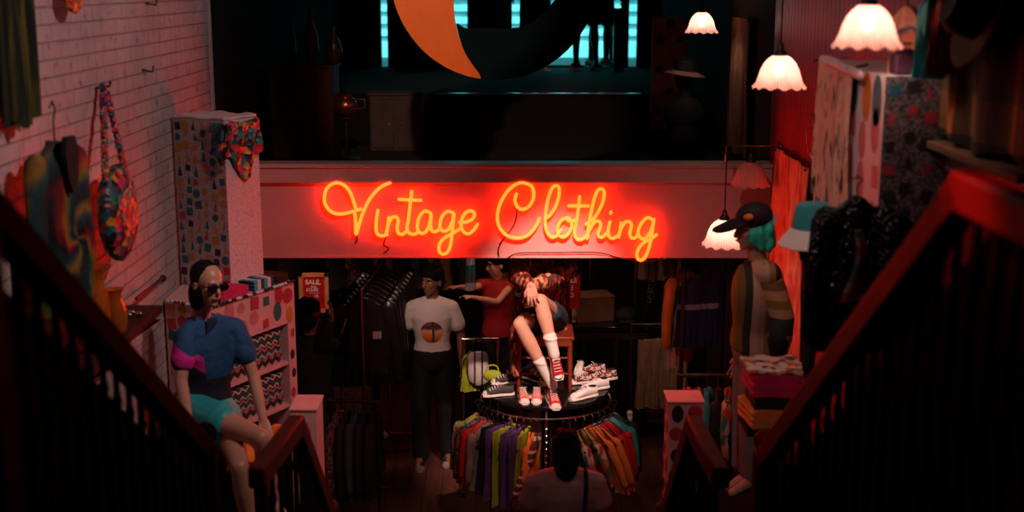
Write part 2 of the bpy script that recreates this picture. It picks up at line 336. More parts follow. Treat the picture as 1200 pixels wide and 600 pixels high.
# ------------------------------------------------------------------ mesh tools
class MB:
    def __init__(s): s.v = []; s.f = []; s.mi = []
    def add(s, vs, fs, mi=0, M=None):
        b = len(s.v)
        s.v += [(M @ Vector(v)) if M else Vector(v) for v in vs]
        s.f += [[b + i for i in f] for f in fs]; s.mi += [mi] * len(fs)
    def box(s, c, d, mi=0, rz=0.0, M=None):
        x, y, z = [k / 2 for k in d]
        R = Matrix.Translation(Vector(c)) @ Matrix.Rotation(rz, 4, 'Z')
        if M: R = M @ R
        s.add([(-x, -y, -z), (x, -y, -z), (x, y, -z), (-x, y, -z), (-x, -y, z), (x, -y, z), (x, y, z), (-x, y, z)],
              [(0, 3, 2, 1), (4, 5, 6, 7), (0, 1, 5, 4), (1, 2, 6, 5), (2, 3, 7, 6), (3, 0, 4, 7)], mi, R)
    def bar(s, a, b, w, h, mi=0):
        a = Vector(a); b = Vector(b); d = b - a; L = d.length
        q = d.to_track_quat('Y', 'Z').to_matrix().to_4x4()
        s.box((0, L / 2, 0), (w, L, h), mi, M=Matrix.Translation(a) @ q)
    def tube(s, pts, r, seg=10, mi=0, flat=None, round_=True, M=None):
        pts = [Vector(p) for p in pts]; n = len(pts)
        rs = list(r) if isinstance(r, (list, tuple)) else [r] * n
        if round_:
            d0 = (pts[0] - pts[1]).normalized(); d1 = (pts[-1] - pts[-2]).normalized()
            pts = [pts[0] + d0 * rs[0] * 0.9, pts[0] + d0 * rs[0] * 0.55] + pts + [pts[-1] + d1 * rs[-1] * 0.55, pts[-1] + d1 * rs[-1] * 0.9]
            rs = [rs[0] * 0.4, rs[0] * 0.83] + rs + [rs[-1] * 0.83, rs[-1] * 0.4]
            n = len(pts)
        T = []
        for i in range(n):
            t = pts[min(i + 1, n - 1)] - pts[max(i - 1, 0)]
            T.append(t.normalized() if t.length > 1e-9 else Vector((0, 0, 1)))
        up = Vector((0, 0, 1)) if abs(T[0].z) < 0.9 else Vector((0, 1, 0))
        nx = T[0].cross(up).normalized(); vs = []
        for i in range(n):
            nx = (nx - T[i] * nx.dot(T[i]))
            nx = nx.normalized() if nx.length > 1e-6 else T[i].orthogonal().normalized()
            ny = T[i].cross(nx)
            for k in range(seg):
                a = 2 * pi * k / seg
                o = nx * cos(a) * rs[i] + ny * sin(a) * rs[i]
                if flat: ax = Vector(flat[0]).normalized(); o = o - ax * o.dot(ax) * (1 - flat[1])
                vs.append(pts[i] + o)
        fs = []
        for i in range(n - 1):
            for k in range(seg):
                a = i * seg + k; b = i * seg + (k + 1) % seg
                fs.append((a, b, b + seg, a + seg))
        fs.append(tuple(range(seg - 1, -1, -1))); fs.append(tuple(range((n - 1) * seg, n * seg)))
        s.add(vs, fs, mi, M)
    def loft(s, rings, mi=0, cap=True, M=None):
        n = len(rings); k = len(rings[0]); vs = [p for r in rings for p in r]; fs = []
        for i in range(n - 1):
            for j in range(k):
                a = i * k + j; b = i * k + (j + 1) % k
                fs.append((a, b, b + k, a + k))
        if cap: fs.append(tuple(range(k - 1, -1, -1))); fs.append(tuple(range((n - 1) * k, n * k)))
        s.add(vs, fs, mi, M)
    def lathe(s, prof, c=(0, 0, 0), seg=24, mi=0, cap=True, fn=None, M=None):
        rings = []
        for r, z in prof:
            ring = []
            for k in range(seg):
                a = 2 * pi * k / seg; rr, zz = (fn(a, r, z) if fn else (r, z))
                ring.append(Vector(c) + Vector((rr * cos(a), rr * sin(a), zz)))
            rings.append(ring)
        s.loft(rings, mi, cap, M)
    def ell(s, c, r, mi=0, M=None, u=16, v=10):
        r = (r, r, r) if not isinstance(r, (tuple, list)) else r
        s.lathe([(max(sin(pi * i / v), 0.02), -cos(pi * i / v)) for i in range(v + 1)], seg=u, mi=mi,
                M=(M or Matrix()) @ Matrix.Translation(Vector(c)) @ Matrix.Diagonal((r[0], r[1], r[2], 1)))
    def slab(s, fn, nu, nv, th, mi=0, M=None):
        """Two-sided sheet of thickness th from fn(u, v) -> point."""
        A = [[Vector(fn(i / nu, j / nv)) for j in range(nv + 1)] for i in range(nu + 1)]
        top = []; bot = []
        for i in range(nu + 1):
            for j in range(nv + 1):
                du = A[min(i + 1, nu)][j] - A[max(i - 1, 0)][j]; dv = A[i][min(j + 1, nv)] - A[i][max(j - 1, 0)]
                n = du.cross(dv); n = n.normalized() if n.length > 1e-9 else Vector((0, -1, 0))
                top.append(A[i][j] + n * th / 2); bot.append(A[i][j] - n * th / 2)
        N = (nu + 1) * (nv + 1); fs = []; ix = lambda i, j: i * (nv + 1) + j
        for i in range(nu):
            for j in range(nv):
                q = (ix(i, j), ix(i + 1, j), ix(i + 1, j + 1), ix(i, j + 1))
                fs.append(q); fs.append(tuple(N + k for k in reversed(q)))
        for i in range(nu):
            for j in (0, nv):
                a, b = ix(i, j), ix(i + 1, j); fs.append((a, b, b + N, a + N) if j else (b, a, a + N, b + N))
        for j in range(nv):
            for i in (0, nu):
                a, b = ix(i, j), ix(i, j + 1); fs.append((b, a, a + N, b + N) if i else (a, b, b + N, a + N))
        s.add(top + bot, fs, mi, M)
    def prism(s, pts, n, th, mi=0):
        n = Vector(n).normalized() * th; k = len(pts); pts = [Vector(p) for p in pts]
        s.add(pts + [p + n for p in pts], [tuple(range(k - 1, -1, -1)), tuple(range(k, 2 * k))] + [(i, (i + 1) % k, (i + 1) % k + k, i + k) for i in range(k)], mi)
    def build(s, name, mats, parent=None, world=False, smooth=True, vox=None, bevel=0, sub=0, sm=4, base=None):
        me = bpy.data.meshes.new(name)
        off = Vector((0, 0, 0))
        if world and parent:
            p = parent
            while p: off += p.location; p = p.parent
        if base is not None: off = Vector(base)
        me.from_pydata([tuple(v - off) for v in s.v], [], s.f)
        mats = mats if isinstance(mats, (list, tuple)) else [mats]
        for m in mats: me.materials.append(MAT[m] if isinstance(m, str) else m)
        for p, k in zip(me.polygons, s.mi): p.material_index = k; p.use_smooth = smooth
        bm = bmesh.new(); bm.from_mesh(me); bmesh.ops.recalc_face_normals(bm, faces=bm.faces); bm.to_mesh(me); bm.free()
        o = bpy.data.objects.new(name, me); COL.objects.link(o)
        if parent: o.parent = parent
        if base is not None: o.location = base
        if vox:
            r = o.modifiers.new('Remesh', 'REMESH'); r.mode = 'VOXEL'; r.voxel_size = vox; r.use_smooth_shade = True
            q = o.modifiers.new('Smooth', 'SMOOTH'); q.factor = 0.5; q.iterations = sm
        if bevel:
            q = o.modifiers.new('Bevel', 'BEVEL'); q.width = bevel; q.segments = 2; q.limit_method = 'ANGLE'
        if sub:
            q = o.modifiers.new('Subdivision', 'SUBSURF'); q.levels = sub; q.render_levels = sub
        if smooth and not vox and not sub:
            try: me.set_sharp_from_angle(angle=radians(40))
            except Exception: pass
        return o


def tag(o, label, cat, group=None, kind=None):
    if label: o['label'] = label
    if cat: o['category'] = cat
    if group: o['group'] = group
    if kind: o['kind'] = kind
    return o


def thing(name, label, cat, loc=(0, 0, 0), rz=0.0, group=None):
    o = bpy.data.objects.new(name, None); COL.objects.link(o)
    o.empty_display_size = 0.1
    o.location = loc; o.rotation_euler = (0, 0, rz)
    return tag(o, label, cat, group)


def struct(name, mb, m, **k):
    o = mb.build(name, m, **k); o['kind'] = 'structure'; return o


def dup(root, loc, rz=None, label=None, group=None):
    r = root.copy(); COL.objects.link(r); r.location = loc
    if rz is not None: r.rotation_euler = (0, 0, rz)
    if label: r['label'] = label
    if group: r['group'] = group
    for ch in list(root.children):
        c = ch.copy(); COL.objects.link(c); c.parent = r
        for g in list(ch.children):
            d = g.copy(); COL.objects.link(d); d.parent = c
    return r


def spline(pts, k=8):
    pts = [Vector(p) for p in pts]; out = []
    for i in range(len(pts) - 1):
        a = pts[max(i - 1, 0)]; b = pts[i]; c = pts[i + 1]; d = pts[min(i + 2, len(pts) - 1)]
        for j in range(k):
            t = j / k
            out.append(0.5 * ((2 * b) + (c - a) * t + (2 * a - 5 * b + 4 * c - d) * t * t + (3 * b - 3 * c + d - a) * t ** 3))
    out.append(pts[-1]); return out


def bez(a, b, c, n=8):
    a, b, c = Vector(a), Vector(b), Vector(c)
    return [a * (1 - t) ** 2 + b * 2 * t * (1 - t) + c * t * t for t in [i / n for i in range(n + 1)]]

# ------------------------------------------------------------------ the building
XL, XR = -2.0, 1.75
YB = 8.6                                    # plane of the beam that carries the sign
b = MB(); b.box((-0.1, 5.3, -0.05), (4.4, 14.8, 0.1)); struct('floor', b, 'floor', smooth=False)
b = MB(); b.box((XL - 0.08, 3.3, 3.05), (0.16, 10.7, 6.3)); struct('wall_left', b, 'brick', smooth=False)
b = MB(); b.box((XR + 0.08, 3.3, 3.05), (0.16, 10.7, 6.3)); struct('wall_right', b, 'bead', smooth=False)
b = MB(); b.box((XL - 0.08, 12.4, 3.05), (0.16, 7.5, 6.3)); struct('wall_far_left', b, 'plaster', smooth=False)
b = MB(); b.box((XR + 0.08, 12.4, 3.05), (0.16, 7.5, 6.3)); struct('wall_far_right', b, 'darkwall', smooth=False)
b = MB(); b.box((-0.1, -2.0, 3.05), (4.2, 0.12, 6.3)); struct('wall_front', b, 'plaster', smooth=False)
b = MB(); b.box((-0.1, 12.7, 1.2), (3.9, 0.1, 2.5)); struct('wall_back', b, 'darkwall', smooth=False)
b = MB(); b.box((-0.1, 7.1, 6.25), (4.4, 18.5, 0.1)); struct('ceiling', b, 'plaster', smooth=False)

zc0 = P(600, 215, YB - 0.08).z; zc1 = P(600, 192, YB - 0.08).z; zf0 = P(600, 302, YB - 0.03).z
b = MB(); b.box((-0.125, YB + 0.03, (zf0 + zc1 - 0.02) / 2), (3.75, 0.12, zc1 - 0.02 - zf0))
b.box((-0.125, YB - 0.035, zf0 + 0.006), (3.75, 0.012, 0.012))
struct('trim_1', b, 'beam', smooth=False)
b = MB(); b.box((-0.125, YB + 0.0, (zc0 + zc1) / 2 - 0.012), (3.75, 0.15, zc1 - zc0 - 0.025)); b.box((-0.125, YB - 0.005, zc1 - 0.014), (3.75, 0.175, 0.028))
struct('trim_2', b, 'cap', smooth=False, bevel=0.006)
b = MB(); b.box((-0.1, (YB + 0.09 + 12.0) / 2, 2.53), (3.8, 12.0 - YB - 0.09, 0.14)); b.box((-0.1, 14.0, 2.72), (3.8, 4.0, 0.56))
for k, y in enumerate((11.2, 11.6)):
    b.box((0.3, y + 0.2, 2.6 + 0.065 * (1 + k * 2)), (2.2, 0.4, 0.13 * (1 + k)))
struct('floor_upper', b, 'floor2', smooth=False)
b = MB(); b.box((-2.02, YB - 0.02, 4.5), (0.055, 0.06, 3.36)); struct('trim_3', b, 'cap', smooth=False, bevel=0.004)

# far end of the upper floor: a shop front with daylight behind it
YD = 15.9
def xat(px, Y): return P(px, 60, Y).x
x0, x1 = xat(530, YD), xat(731, YD)
b = MB()
xa, xb = xat(447, YD), xat(455, YD); xc, xd = xat(736, YD), xat(746, YD)
for a, c in ((XL - 0.1, xa), (xb, x0), (x1, xc), (xd, XR + 0.1)):
    b.box(((a + c) / 2, YD, 4.6), (c - a, 0.14, 3.25))
struct('wall_back_upper', b, 'darkwall', smooth=False)
b = MB(); zt = 3.0
for px0, px1 in ((548, 600), (714, 718), (727, 732)):
    a, c = xat(px0, YD), xat(px1, YD); b.box(((a + c) / 2, YD - 0.01, 4.6), (c - a, 0.1, 3.2))
b.box(((x0 + x1) / 2, YD, 3.012), (x1 - x0, 0.14, 0.024))
fr = struct('door_1', b, 'p_teal', smooth=False)
b = MB(); b.box(((x0 + xat(548, YD)) / 2, YD, 4.6), (xat(548, YD) - x0, 0.012, 3.2)); struct('window_1', b, 'clearglass', smooth=False)
b = MB(); b.box(((xc + xd) / 2, YD, 4.6), (xd - xc, 0.012, 3.2)); struct('window_2', b, 'clearglass', smooth=False)
b = MB(); b.box((0, 28, 2.88), (40, 24.0, 0.1)); struct('street_paving', b, 'concrete', smooth=False)
b = MB(); b.box((0, 24, 5), (30, 0.3, 4.2))
for k in range(7): b.box((0, 23.82, 3.05 + k * 0.22), (30, 0.05, 0.03), 1)
struct('street_facade', b, ['render', 'p_teal'], smooth=False)
b = MB(); b.box(((x0 + x1) / 2, 11.98, 3.0), (x1 - x0, 0.05, 0.012)); struct('trim_4', b, 'chrome', smooth=False)

# ------------------------------------------------------------------ stairs and railings
b = MB()
b.box((-0.1, 0.5, 2.53), (3.7, 5.0, 0.14))
n = 9
for k in range(n):
    z = 2.6 - (k + 1) * 1.5 / n; y = 3.0 + k * 2.14 / n
    b.box((-0.15, y + 0.12, z - 0.03), (2.3, 0.27, 0.05)); b.box((-0.15, y + 0.01, z + 0.05), (2.26, 0.02, 1.5 / n))
b.box((-0.1, 5.37, 1.03), (2.1, 0.46, 0.12))
for k in range(6):
    z = 1.1 - (k + 1) * 1.1 / 6.5; y = 5.6 + k * 0.165
    b.box((-0.08, y + 0.09, z - 0.02), (1.7, 0.19, 0.04)); b.box((-0.08, y + 0.01, z + 0.06), (1.68, 0.02, 0.17))
struct('staircase', b, 'dkwood', smooth=False)


def railing(x, y0, ytop, ztop, slope, yend, label, name='stair_railing', nb=None, mat='railred', x_back=None, w=0.075, h=0.095, zfloor=None, step=0.125):
    xb = x if x_back is None else x_back
    zend = ztop - slope * (yend - ytop)
    t = thing(name, label, 'railing', (x, yend, zend - 0.95))
    m = MB(); m.bar((xb, y0, ztop - h / 2), (x, ytop + 0.02, ztop - h / 2), w, h); m.bar((x, ytop - 0.015, ztop - h / 2), (x, yend, zend - h / 2), w, h)
    m.build('handrail', mat, t, world=True, bevel=0.012)
    m = MB(); m.box((x, yend, zend - 0.49), (0.085, 0.085, 0.96)); m.ell((x, yend, zend + 0.04), 0.05)
    m.build('newel_post', mat, t, world=True, bevel=0.006)
    y = yend - step; k = 0
    m0 = None
    while y > y0 and k < 40:
        zt = ztop - max(0, y - ytop) * slope - h
        xx = x + (xb - x) * max(0, (ytop - y) / max(1e-6, ytop - y0)) if y < ytop else x
        zb = zt - 0.83
        if y > ytop - 1.3 or y0 > 2:
            m = MB()
            m.lathe([(0.011, 0), (0.011, 0.1), (0.017, 0.13), (0.010, 0.17), (0.015, 0.4), (0.010, 0.66), (0.017, 0.7), (0.011, 0.73), (0.011, 0.84)], seg=8)
            if m0 is None:
                m0 = m.build('baluster', 'dkwood', t); m0.location = Vector((xx, y, zb)) - t.location
            else:
                c = m0.copy(); COL.objects.link(c); c.parent = t; c.location = Vector((xx, y, zb)) - t.location
            k += 1
        y -= step
    m = MB(); m.bar((x, max(ytop - 1.2, y0), ztop - h - 0.85), (x, ytop, ztop - h - 0.85), 0.05, 0.05); m.bar((x, ytop, ztop - h - 0.85), (x, yend, zend - h - 0.85), 0.05, 0.05)
    m.build('bottom_rail', 'dkwood', t, world=True)
    return t


for sx_, nm_ in ((-1.375, 'wall_stair_left'), (1.15, 'wall_stair_right')):  # dark panels added to stand in for the shade below the handrails
    b = MB(); b.prism([(sx_, -1.9, 0), (sx_, -1.9, 3.43), (sx_, 3.0, 3.43), (sx_, 5.2, 1.88), (sx_, 5.2, 0)], (1, 0, 0), 0.02); struct(nm_, b, 'dkwood', smooth=False)
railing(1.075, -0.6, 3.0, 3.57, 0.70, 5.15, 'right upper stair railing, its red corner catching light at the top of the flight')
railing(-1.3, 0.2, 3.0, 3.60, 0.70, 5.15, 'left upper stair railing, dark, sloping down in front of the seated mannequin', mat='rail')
railing(-0.99, 4.95, 5.6, 2.06, 0.95, 6.55, 'left lower stair railing, dull red, its peak beside the pink box', mat='redwood', x_back=-1.05)
railing(0.835, 4.95, 5.6, 2.06, 0.95, 6.55, 'right lower stair railing, dark red, its peak below the red polka dot box', mat='redwood', x_back=0.86)

b = MB(); b.box((-1.058, 2.45, 4.4), (0.09, 0.09, 3.6)); struct('trim_5', b, 'dkwood', smooth=False, bevel=0.006)

# ------------------------------------------------------------------ neon sign
YN = 8.528
def A(x, y): return P(300 + x / 4.285, 180 + y / 4.285, YN)
def B(x, y): return P(540 + x / 3.75, 180 + y / 3.75, YN)
sign = thing('neon_sign', 'glowing neon sign reading Vintage Clothing, mounted on the cream beam', 'neon sign', P(575, 260, YB - 0.03))
LET = [
 ('V', A, [[(525,278),(505,283),(495,255),(480,210),(460,175),(430,152),(395,148),(360,170),(345,205),(345,245),(365,280),(395,300),(430,303),(465,297),(488,290),(498,315),(500,350),(503,405),(518,355),(540,290),(570,230),(610,182),(645,158),(672,148)]]),
 ('i', A, [[(612,285),(605,330),(603,380),(612,405),(635,413),(658,406)]]),
 ('n', A, [[(668,322),(662,360),(654,410),(660,370),(678,327),(700,317),(714,335),(709,375),(716,400),(735,405),(756,390)]]),
 ('t', A, [[(782,190),(775,250),(765,330),(758,375),(770,400),(795,405),(815,392)], [(718,230),(770,233),(828,235)]]),
 ('a', A, [[(877,300),(850,288),(825,310),(812,345),(812,380),(828,400),(850,395),(870,360),(880,305),(876,350),(882,385),(900,392),(925,378)]]),
 ('g', A, [[(992,300),(965,290),(938,310),(925,345),(925,375),(945,390),(970,375),(988,335),(994,300),(986,380),(980,440),(965,490),(940,505),(920,490),(922,455),(945,425),(985,402),(1018,382)]]),
 ('e', A, [[(1022,345),(1050,345),(1085,330),(1097,302),(1080,288),(1055,295),(1035,325),(1030,365),(1045,395),(1070,402),(1095,382),(1112,355)]]),
 ('C', B, [[(245,178),(238,205),(250,235),(275,245),(303,228),(320,190),(315,150),(290,132),(255,130),(215,155),(180,205),(162,260),(165,310),(190,350),(225,368),(265,370),(300,355),(330,320),(345,285)]]),
 ('l', B, [[(375,283),(395,268),(418,230),(432,180),(430,148),(412,142),(395,165),(380,215),(372,270),(372,320),(385,355),(405,368),(425,358),(440,335)]]),
 ('o', B, [[(462,284),(440,295),(425,330),(430,358),(455,366),(478,345),(488,310),(478,285),(462,283),(480,298),(505,292)]]),
 ('t', B, [[(522,190),(517,240),(508,300),(500,345),(508,372),(530,378),(548,365)], [(475,230),(515,230),(560,230)]]),
 ('h', B, [[(550,310),(580,290),(605,255),(625,210),(630,170),(618,155),(600,165),(585,205),(570,270),(560,330),(555,375),(566,335),(590,300),(610,300),(614,320),(604,350),(609,366),(625,366),(640,350)]]),
 ('i', B, [[(656,300),(648,335),(650,362),(668,373),(688,362)], [(660,257),(659,263)]]),
 ('n', B, [[(705,305),(700,340),(692,372),(702,335),(722,303),(742,300),(750,318),(743,350),(750,370),(768,369),(780,352)]]),
 ('g', B, [[(845,292),(820,282),(795,305),(780,340),(785,365),(805,375),(830,350),(845,312),(848,287),(840,350),(828,410),(810,455),(790,468),(775,455),(778,425),(800,395),(835,375),(860,357)]]),
]
for ch, fn, strokes in LET:
    m = MB()
    for st in strokes:
        m.tube(spline([fn(*p) for p in st], 7) if len(st) > 2 else [fn(*p) for p in st], 0.0112, seg=8)
    lt = m.build('neon_letter', 'neon', sign, world=True)
    lt['label'] = 'orange red neon tube letter ' + ch
m = MB()
for st in ([A(503, 408), A(505, 440), A(495, 455)], [A(655, 412), A(640, 460), A(665, 480), A(640, 505)], [B(245, 178), B(240, 300), B(170, 400)],
           [B(168, 455), B(165, 420), B(185, 380)], [B(210, 458), B(260, 440), B(420, 438), B(600, 438), B(700, 462), B(800, 478), B(900, 470)]):
    m = MB(); m.tube(spline([p + Vector((0, 0.022, 0)) for p in st], 6), 0.004, seg=6); m.build('sign_cable', 'black', sign, world=True)
for p in (A(503, 300), A(765, 330), A(875, 350), A(985, 380), B(165, 280), B(372, 300), B(505, 320), B(565, 300), B(700, 340), B(835, 375), B(412, 145), A(395, 150)):
    m = MB(); m.tube([p + Vector((0, 0.006, 0)), p + Vector((0, 0.036, 0))], 0.006, seg=6, round_=False); m.build('tube_support', 'clearglass', sign, world=True)

# ------------------------------------------------------------------ hanging moon sign
YM = 8.15
c0 = P(580, -30, YM); R = 120 * YM / F / 1.0
def ang_pts(c, r, a0, a1, n): return [c + Vector((cos(a) * r, 0, sin(a) * r)) for a in [radians(a0 + (a1 - a0) * i / n) for i in range(n + 1)]]
ms = thing('moon_sign', 'round hanging sign with an orange crescent and a dark night sky crescent', 'sign', P(580, 60, YM))
def q(px, py): return P(px, py, YM)
tip = q(563, 89)
outer = ang_pts(c0, R, 100, 260, 30)
inner = spline([outer[-1], tip, q(545, 62), q(534, 28), q(532, -10), q(540, -60), q(560, -110), outer[0]], 5)
m = MB(); pts = outer[:-1] + inner[:1] + inner[1:-1]
m.prism(pts, (0, 1, 0), 0.025); m.build('orange_crescent', 'moonorange', ms, world=True, smooth=False)
out2 = ang_pts(c0, R, 262, 440, 34)
inn2 = spline([out2[-1], q(640, -110), q(668, -60), q(664, -20), q(645, 6), q(622, 27), q(600, 33), q(570, 33), q(546, 33), q(535, 29), q(545, 62), q(562, 87)], 5)
m = MB(); m.prism(out2 + inn2[1:], (0, 1, 0), 0.03); m.build('dark_crescent', 'moonblue', ms, world=True, smooth=False)
m = MB(); m.tube([q(580, -148), Vector((q(580, 0).x, YM, 6.15))], 0.006, seg=6); m.build('chain', 'iron', ms, world=True)

# ------------------------------------------------------------------ pendant lamps
def pendant(px, py_rim, Y, wpx, label, lit=True, power=1.5, cord_top=6.18, rail=None):
    p = P(px, py_rim, Y); k = (wpx * Y / F) / 0.26
    t = thing('pendant_lamp', label, 'lamp', p, group=None)
    m = MB()
    prof = [(0.028, 0.150), (0.040, 0.148), (0.058, 0.135), (0.078, 0.112), (0.094, 0.080), (0.104, 0.045), (0.114, 0.018), (0.130, 0.0)]
    def wav(a, r, z):
        w = max(0, (r - 0.100) / 0.030)
        return (r * (1 + 0.035 * w * sin(12 * a)), z - 0.007 * w * (1 + cos(12 * a)))
    inner = [(r - 0.003, z - 0.002) for r, z in reversed(prof)]
    m.lathe([(r * k, z * k) for r, z in prof + inner], seg=96, cap=False, fn=lambda a, r, z: tuple(q_ * k for q_ in wav(a, r / k, z / k)))
    sh = m.build('lamp_shade', 'shade', t)
    m = MB(); m.lathe([(0.030, 0.142), (0.033, 0.150), (0.030, 0.165), (0.016, 0.178), (0.012, 0.205), (0.004, 0.21)], seg=18, M=Matrix.Diagonal((k, k, k, 1)))
    m.build('shade_holder', 'iron', t)
    m = MB(); m.tube([(0, 0, 0.2 * k), (0, 0, cord_top - p.z)], 0.004, seg=6); m.build('cord', 'black', t)
    m = MB(); m.ell((0, 0, 0.085 * k), (0.026, 0.026, 0.034)); bl = m.build('bulb', 'bulb' if lit else 'whitepaper', t)
    if lit:
        d = bpy.data.lights.new('lamp_light', 'POINT'); d.energy = power; d.color = (1.0, 0.68, 0.56); d.shadow_soft_size = 0.03
        o = bpy.data.objects.new('lamp_light', d); COL.objects.link(o); o.parent = t; o.location = (0, 0, 0.035 * k)
    return t

pendant(1016, 53, 4.9, 80, 'lit frosted glass pendant lamp, largest and nearest, at top right')
pendant(913, 101, 6.3, 62, 'lit frosted glass pendant lamp hanging second nearest, before the red boarded wall')
pendant(822, 37, 9.75, 38, 'small lit pendant lamp hanging farthest back over the upper floor', power=1.2)
pr = P(852, 171, 8.2)
pendant(848, 286, 7.5, 52, 'lit pendant lamp hanging lowest, partly behind the black cap', power=1.6)
pendant(879, 216, 8.3, 46, 'unlit dim pendant lamp in front of the right end of the beam', lit=False, cord_top=P(879, 171, 8.3).z)
t = thing('wall_bracket', 'thin metal bracket reaching from the red wall over the unlit lamp', 'bracket', P(925, 172, 8.3))
m = MB(); a = P(851, 171, 8.3); c = P(925, 171, 8.3); m.tube([a, c, (XR - 0.005, 8.3, c.z)], 0.006, seg=6); m.tube([a, a + Vector((0, 0, -0.1))], 0.005, seg=6)
m.build('bracket_arm', 'chrome', t, world=True)
m = MB(); m.lathe([(0.03, 0), (0.03, 0.01)], seg=14, M=Matrix.Translation((XR - 0.012, 8.3, c.z)) @ Matrix.Rotation(pi / 2, 4, 'Y')); m.build('wall_plate', 'chrome', t, world=True)

# ------------------------------------------------------------------ people and mannequins
def frame(origin, up, right):
    up = Vector(up).normalized(); right = Vector(right); right = (right - up * right.dot(up)).normalized()
    fwd = up.cross(right)           # back direction: +Y local when right = +X and up = +Z
    M = Matrix((right, fwd, up)).transposed().to_4x4()
    return Matrix.Translation(Vector(origin)) @ M


def headM(c, look, tilt=0.0, roll=0.0, s=1.0):
    look = Vector(look).normalized(); right = look.cross(Vector((0, 0, 1))).normalized() * -1
    # local -Y is the face direction
    up = right.cross(-look).normalized()
    M = Matrix((right, -look, up)).transposed().to_4x4()
    if M.determinant() < 0: M = Matrix((-right, -look, up)).transposed().to_4x4()
    return Matrix.Translation(Vector(c)) @ M @ Matrix.Rotation(tilt, 4, 'X') @ Matrix.Rotation(roll, 4, 'Y') @ Matrix.Scale(s, 4)


def head_shapes(m, M):
    m.ell((0, 0.012, 0.035), (0.072, 0.090, 0.085), M=M)
    m.ell((0, -0.022, -0.035), (0.056, 0.062, 0.072), M=M)
    m.ell((0, -0.055, -0.088), (0.024, 0.022, 0.018), M=M)
    m.tube([(0, -0.082, 0.018), (0, -0.100, -0.014), (0, -0.100, -0.024)], [0.008, 0.012, 0.013], M=M, seg=8)
    m.ell((0, -0.070, 0.030), (0.044, 0.014, 0.010), M=M)
    m.ell((0, -0.083, -0.052), (0.022, 0.010, 0.009), M=M)
    for sx in (-1, 1):
        m.ell((0.072 * sx, 0.012, -0.008), (0.010, 0.018, 0.030), M=M)
        m.ell((0.036 * sx, -0.060, -0.018), (0.020, 0.018, 0.018), M=M)


def face_parts(root, M, lips='lip_brown', off=0.0, open_eyes=True):
    m = MB()
    for sx in (-1, 1): m.tube([M @ Vector((0.014 * sx, -0.084, 0.026)), M @ Vector((0.030 * sx, -0.083, 0.031)), M @ Vector((0.046 * sx, -0.070, 0.026))], 0.0045, seg=6)
    m.build('eyebrows', 'hair', root)
    if open_eyes:
        for sx in (-1, 1):
            e = MB(); e.ell((0.029 * sx, -0.0655, 0.008), (0.013, 0.010, 0.0065), M=M); e.ell((0.029 * sx, -0.0745, 0.008), (0.0055, 0.003, 0.0055), 1, M=M)
            e.build('eye', ['white', 'p_black'], root)
    m = MB(); m.ell((0, -0.0875, -0.049), (0.020, 0.006, 0.0035), M=M); m.ell((0, -0.0875, -0.055), (0.017, 0.006, 0.004), M=M)
    m.build('lips', lips, root)


MAT['lip_brown'] = plain('brownish_lip', (0.24, 0.06, 0.045), 0.5, bump=0)


def hand_shapes(m, wr, d, pn, thumb, curl=0.35, s=1.0, spread=0.09):
    """wr wrist, d finger direction, pn palm normal (side the fingers curl to), thumb direction sideways."""
    wr = Vector(wr); d = Vector(d).normalized(); pn = Vector(pn); pn = (pn - d * pn.dot(d)).normalized()
    sd = Vector(thumb); sd = (sd - d * sd.dot(d) - pn * sd.dot(pn)).normalized()
    L = [0.072, 0.080, 0.074, 0.058]
    for i in range(4):
        o = (1.5 - i) * 0.0212 * s
        k = wr + d * (0.088 - 0.004 * abs(i - 1)) * s + sd * o
        m.tube([wr + sd * o * 0.55, wr + d * 0.045 * s + sd * o * 0.9, k], [0.015 * s, 0.014 * s, 0.0115 * s], seg=8)
        dd = (d + sd * (1.5 - i) * spread).normalized(); a = 0.0; p = k; pts = [k]
        for seg_, fr in enumerate((0.42, 0.32, 0.26)):
            a += curl * (0.7 if seg_ == 0 else 1.0)
            p = p + (dd * cos(a) + pn * sin(a)) * L[i] * fr * s; pts.append(p)
        m.tube(pts, [0.0092 * s, 0.0083 * s, 0.0076 * s, 0.0068 * s], seg=8)
    b = wr + d * 0.022 * s + sd * 0.024 * s
    m.tube([wr + sd * 0.008 * s, b, b + (d * 0.7 + sd * 0.65 + pn * 0.25).normalized() * 0.038 * s, b + (d * 0.7 + sd * 0.65 + pn * 0.25).normalized() * 0.038 * s + (d * 0.95 + sd * 0.2 + pn * 0.3).normalized() * 0.03 * s],
           [0.014 * s, 0.0135 * s, 0.0115 * s, 0.009 * s], seg=8)


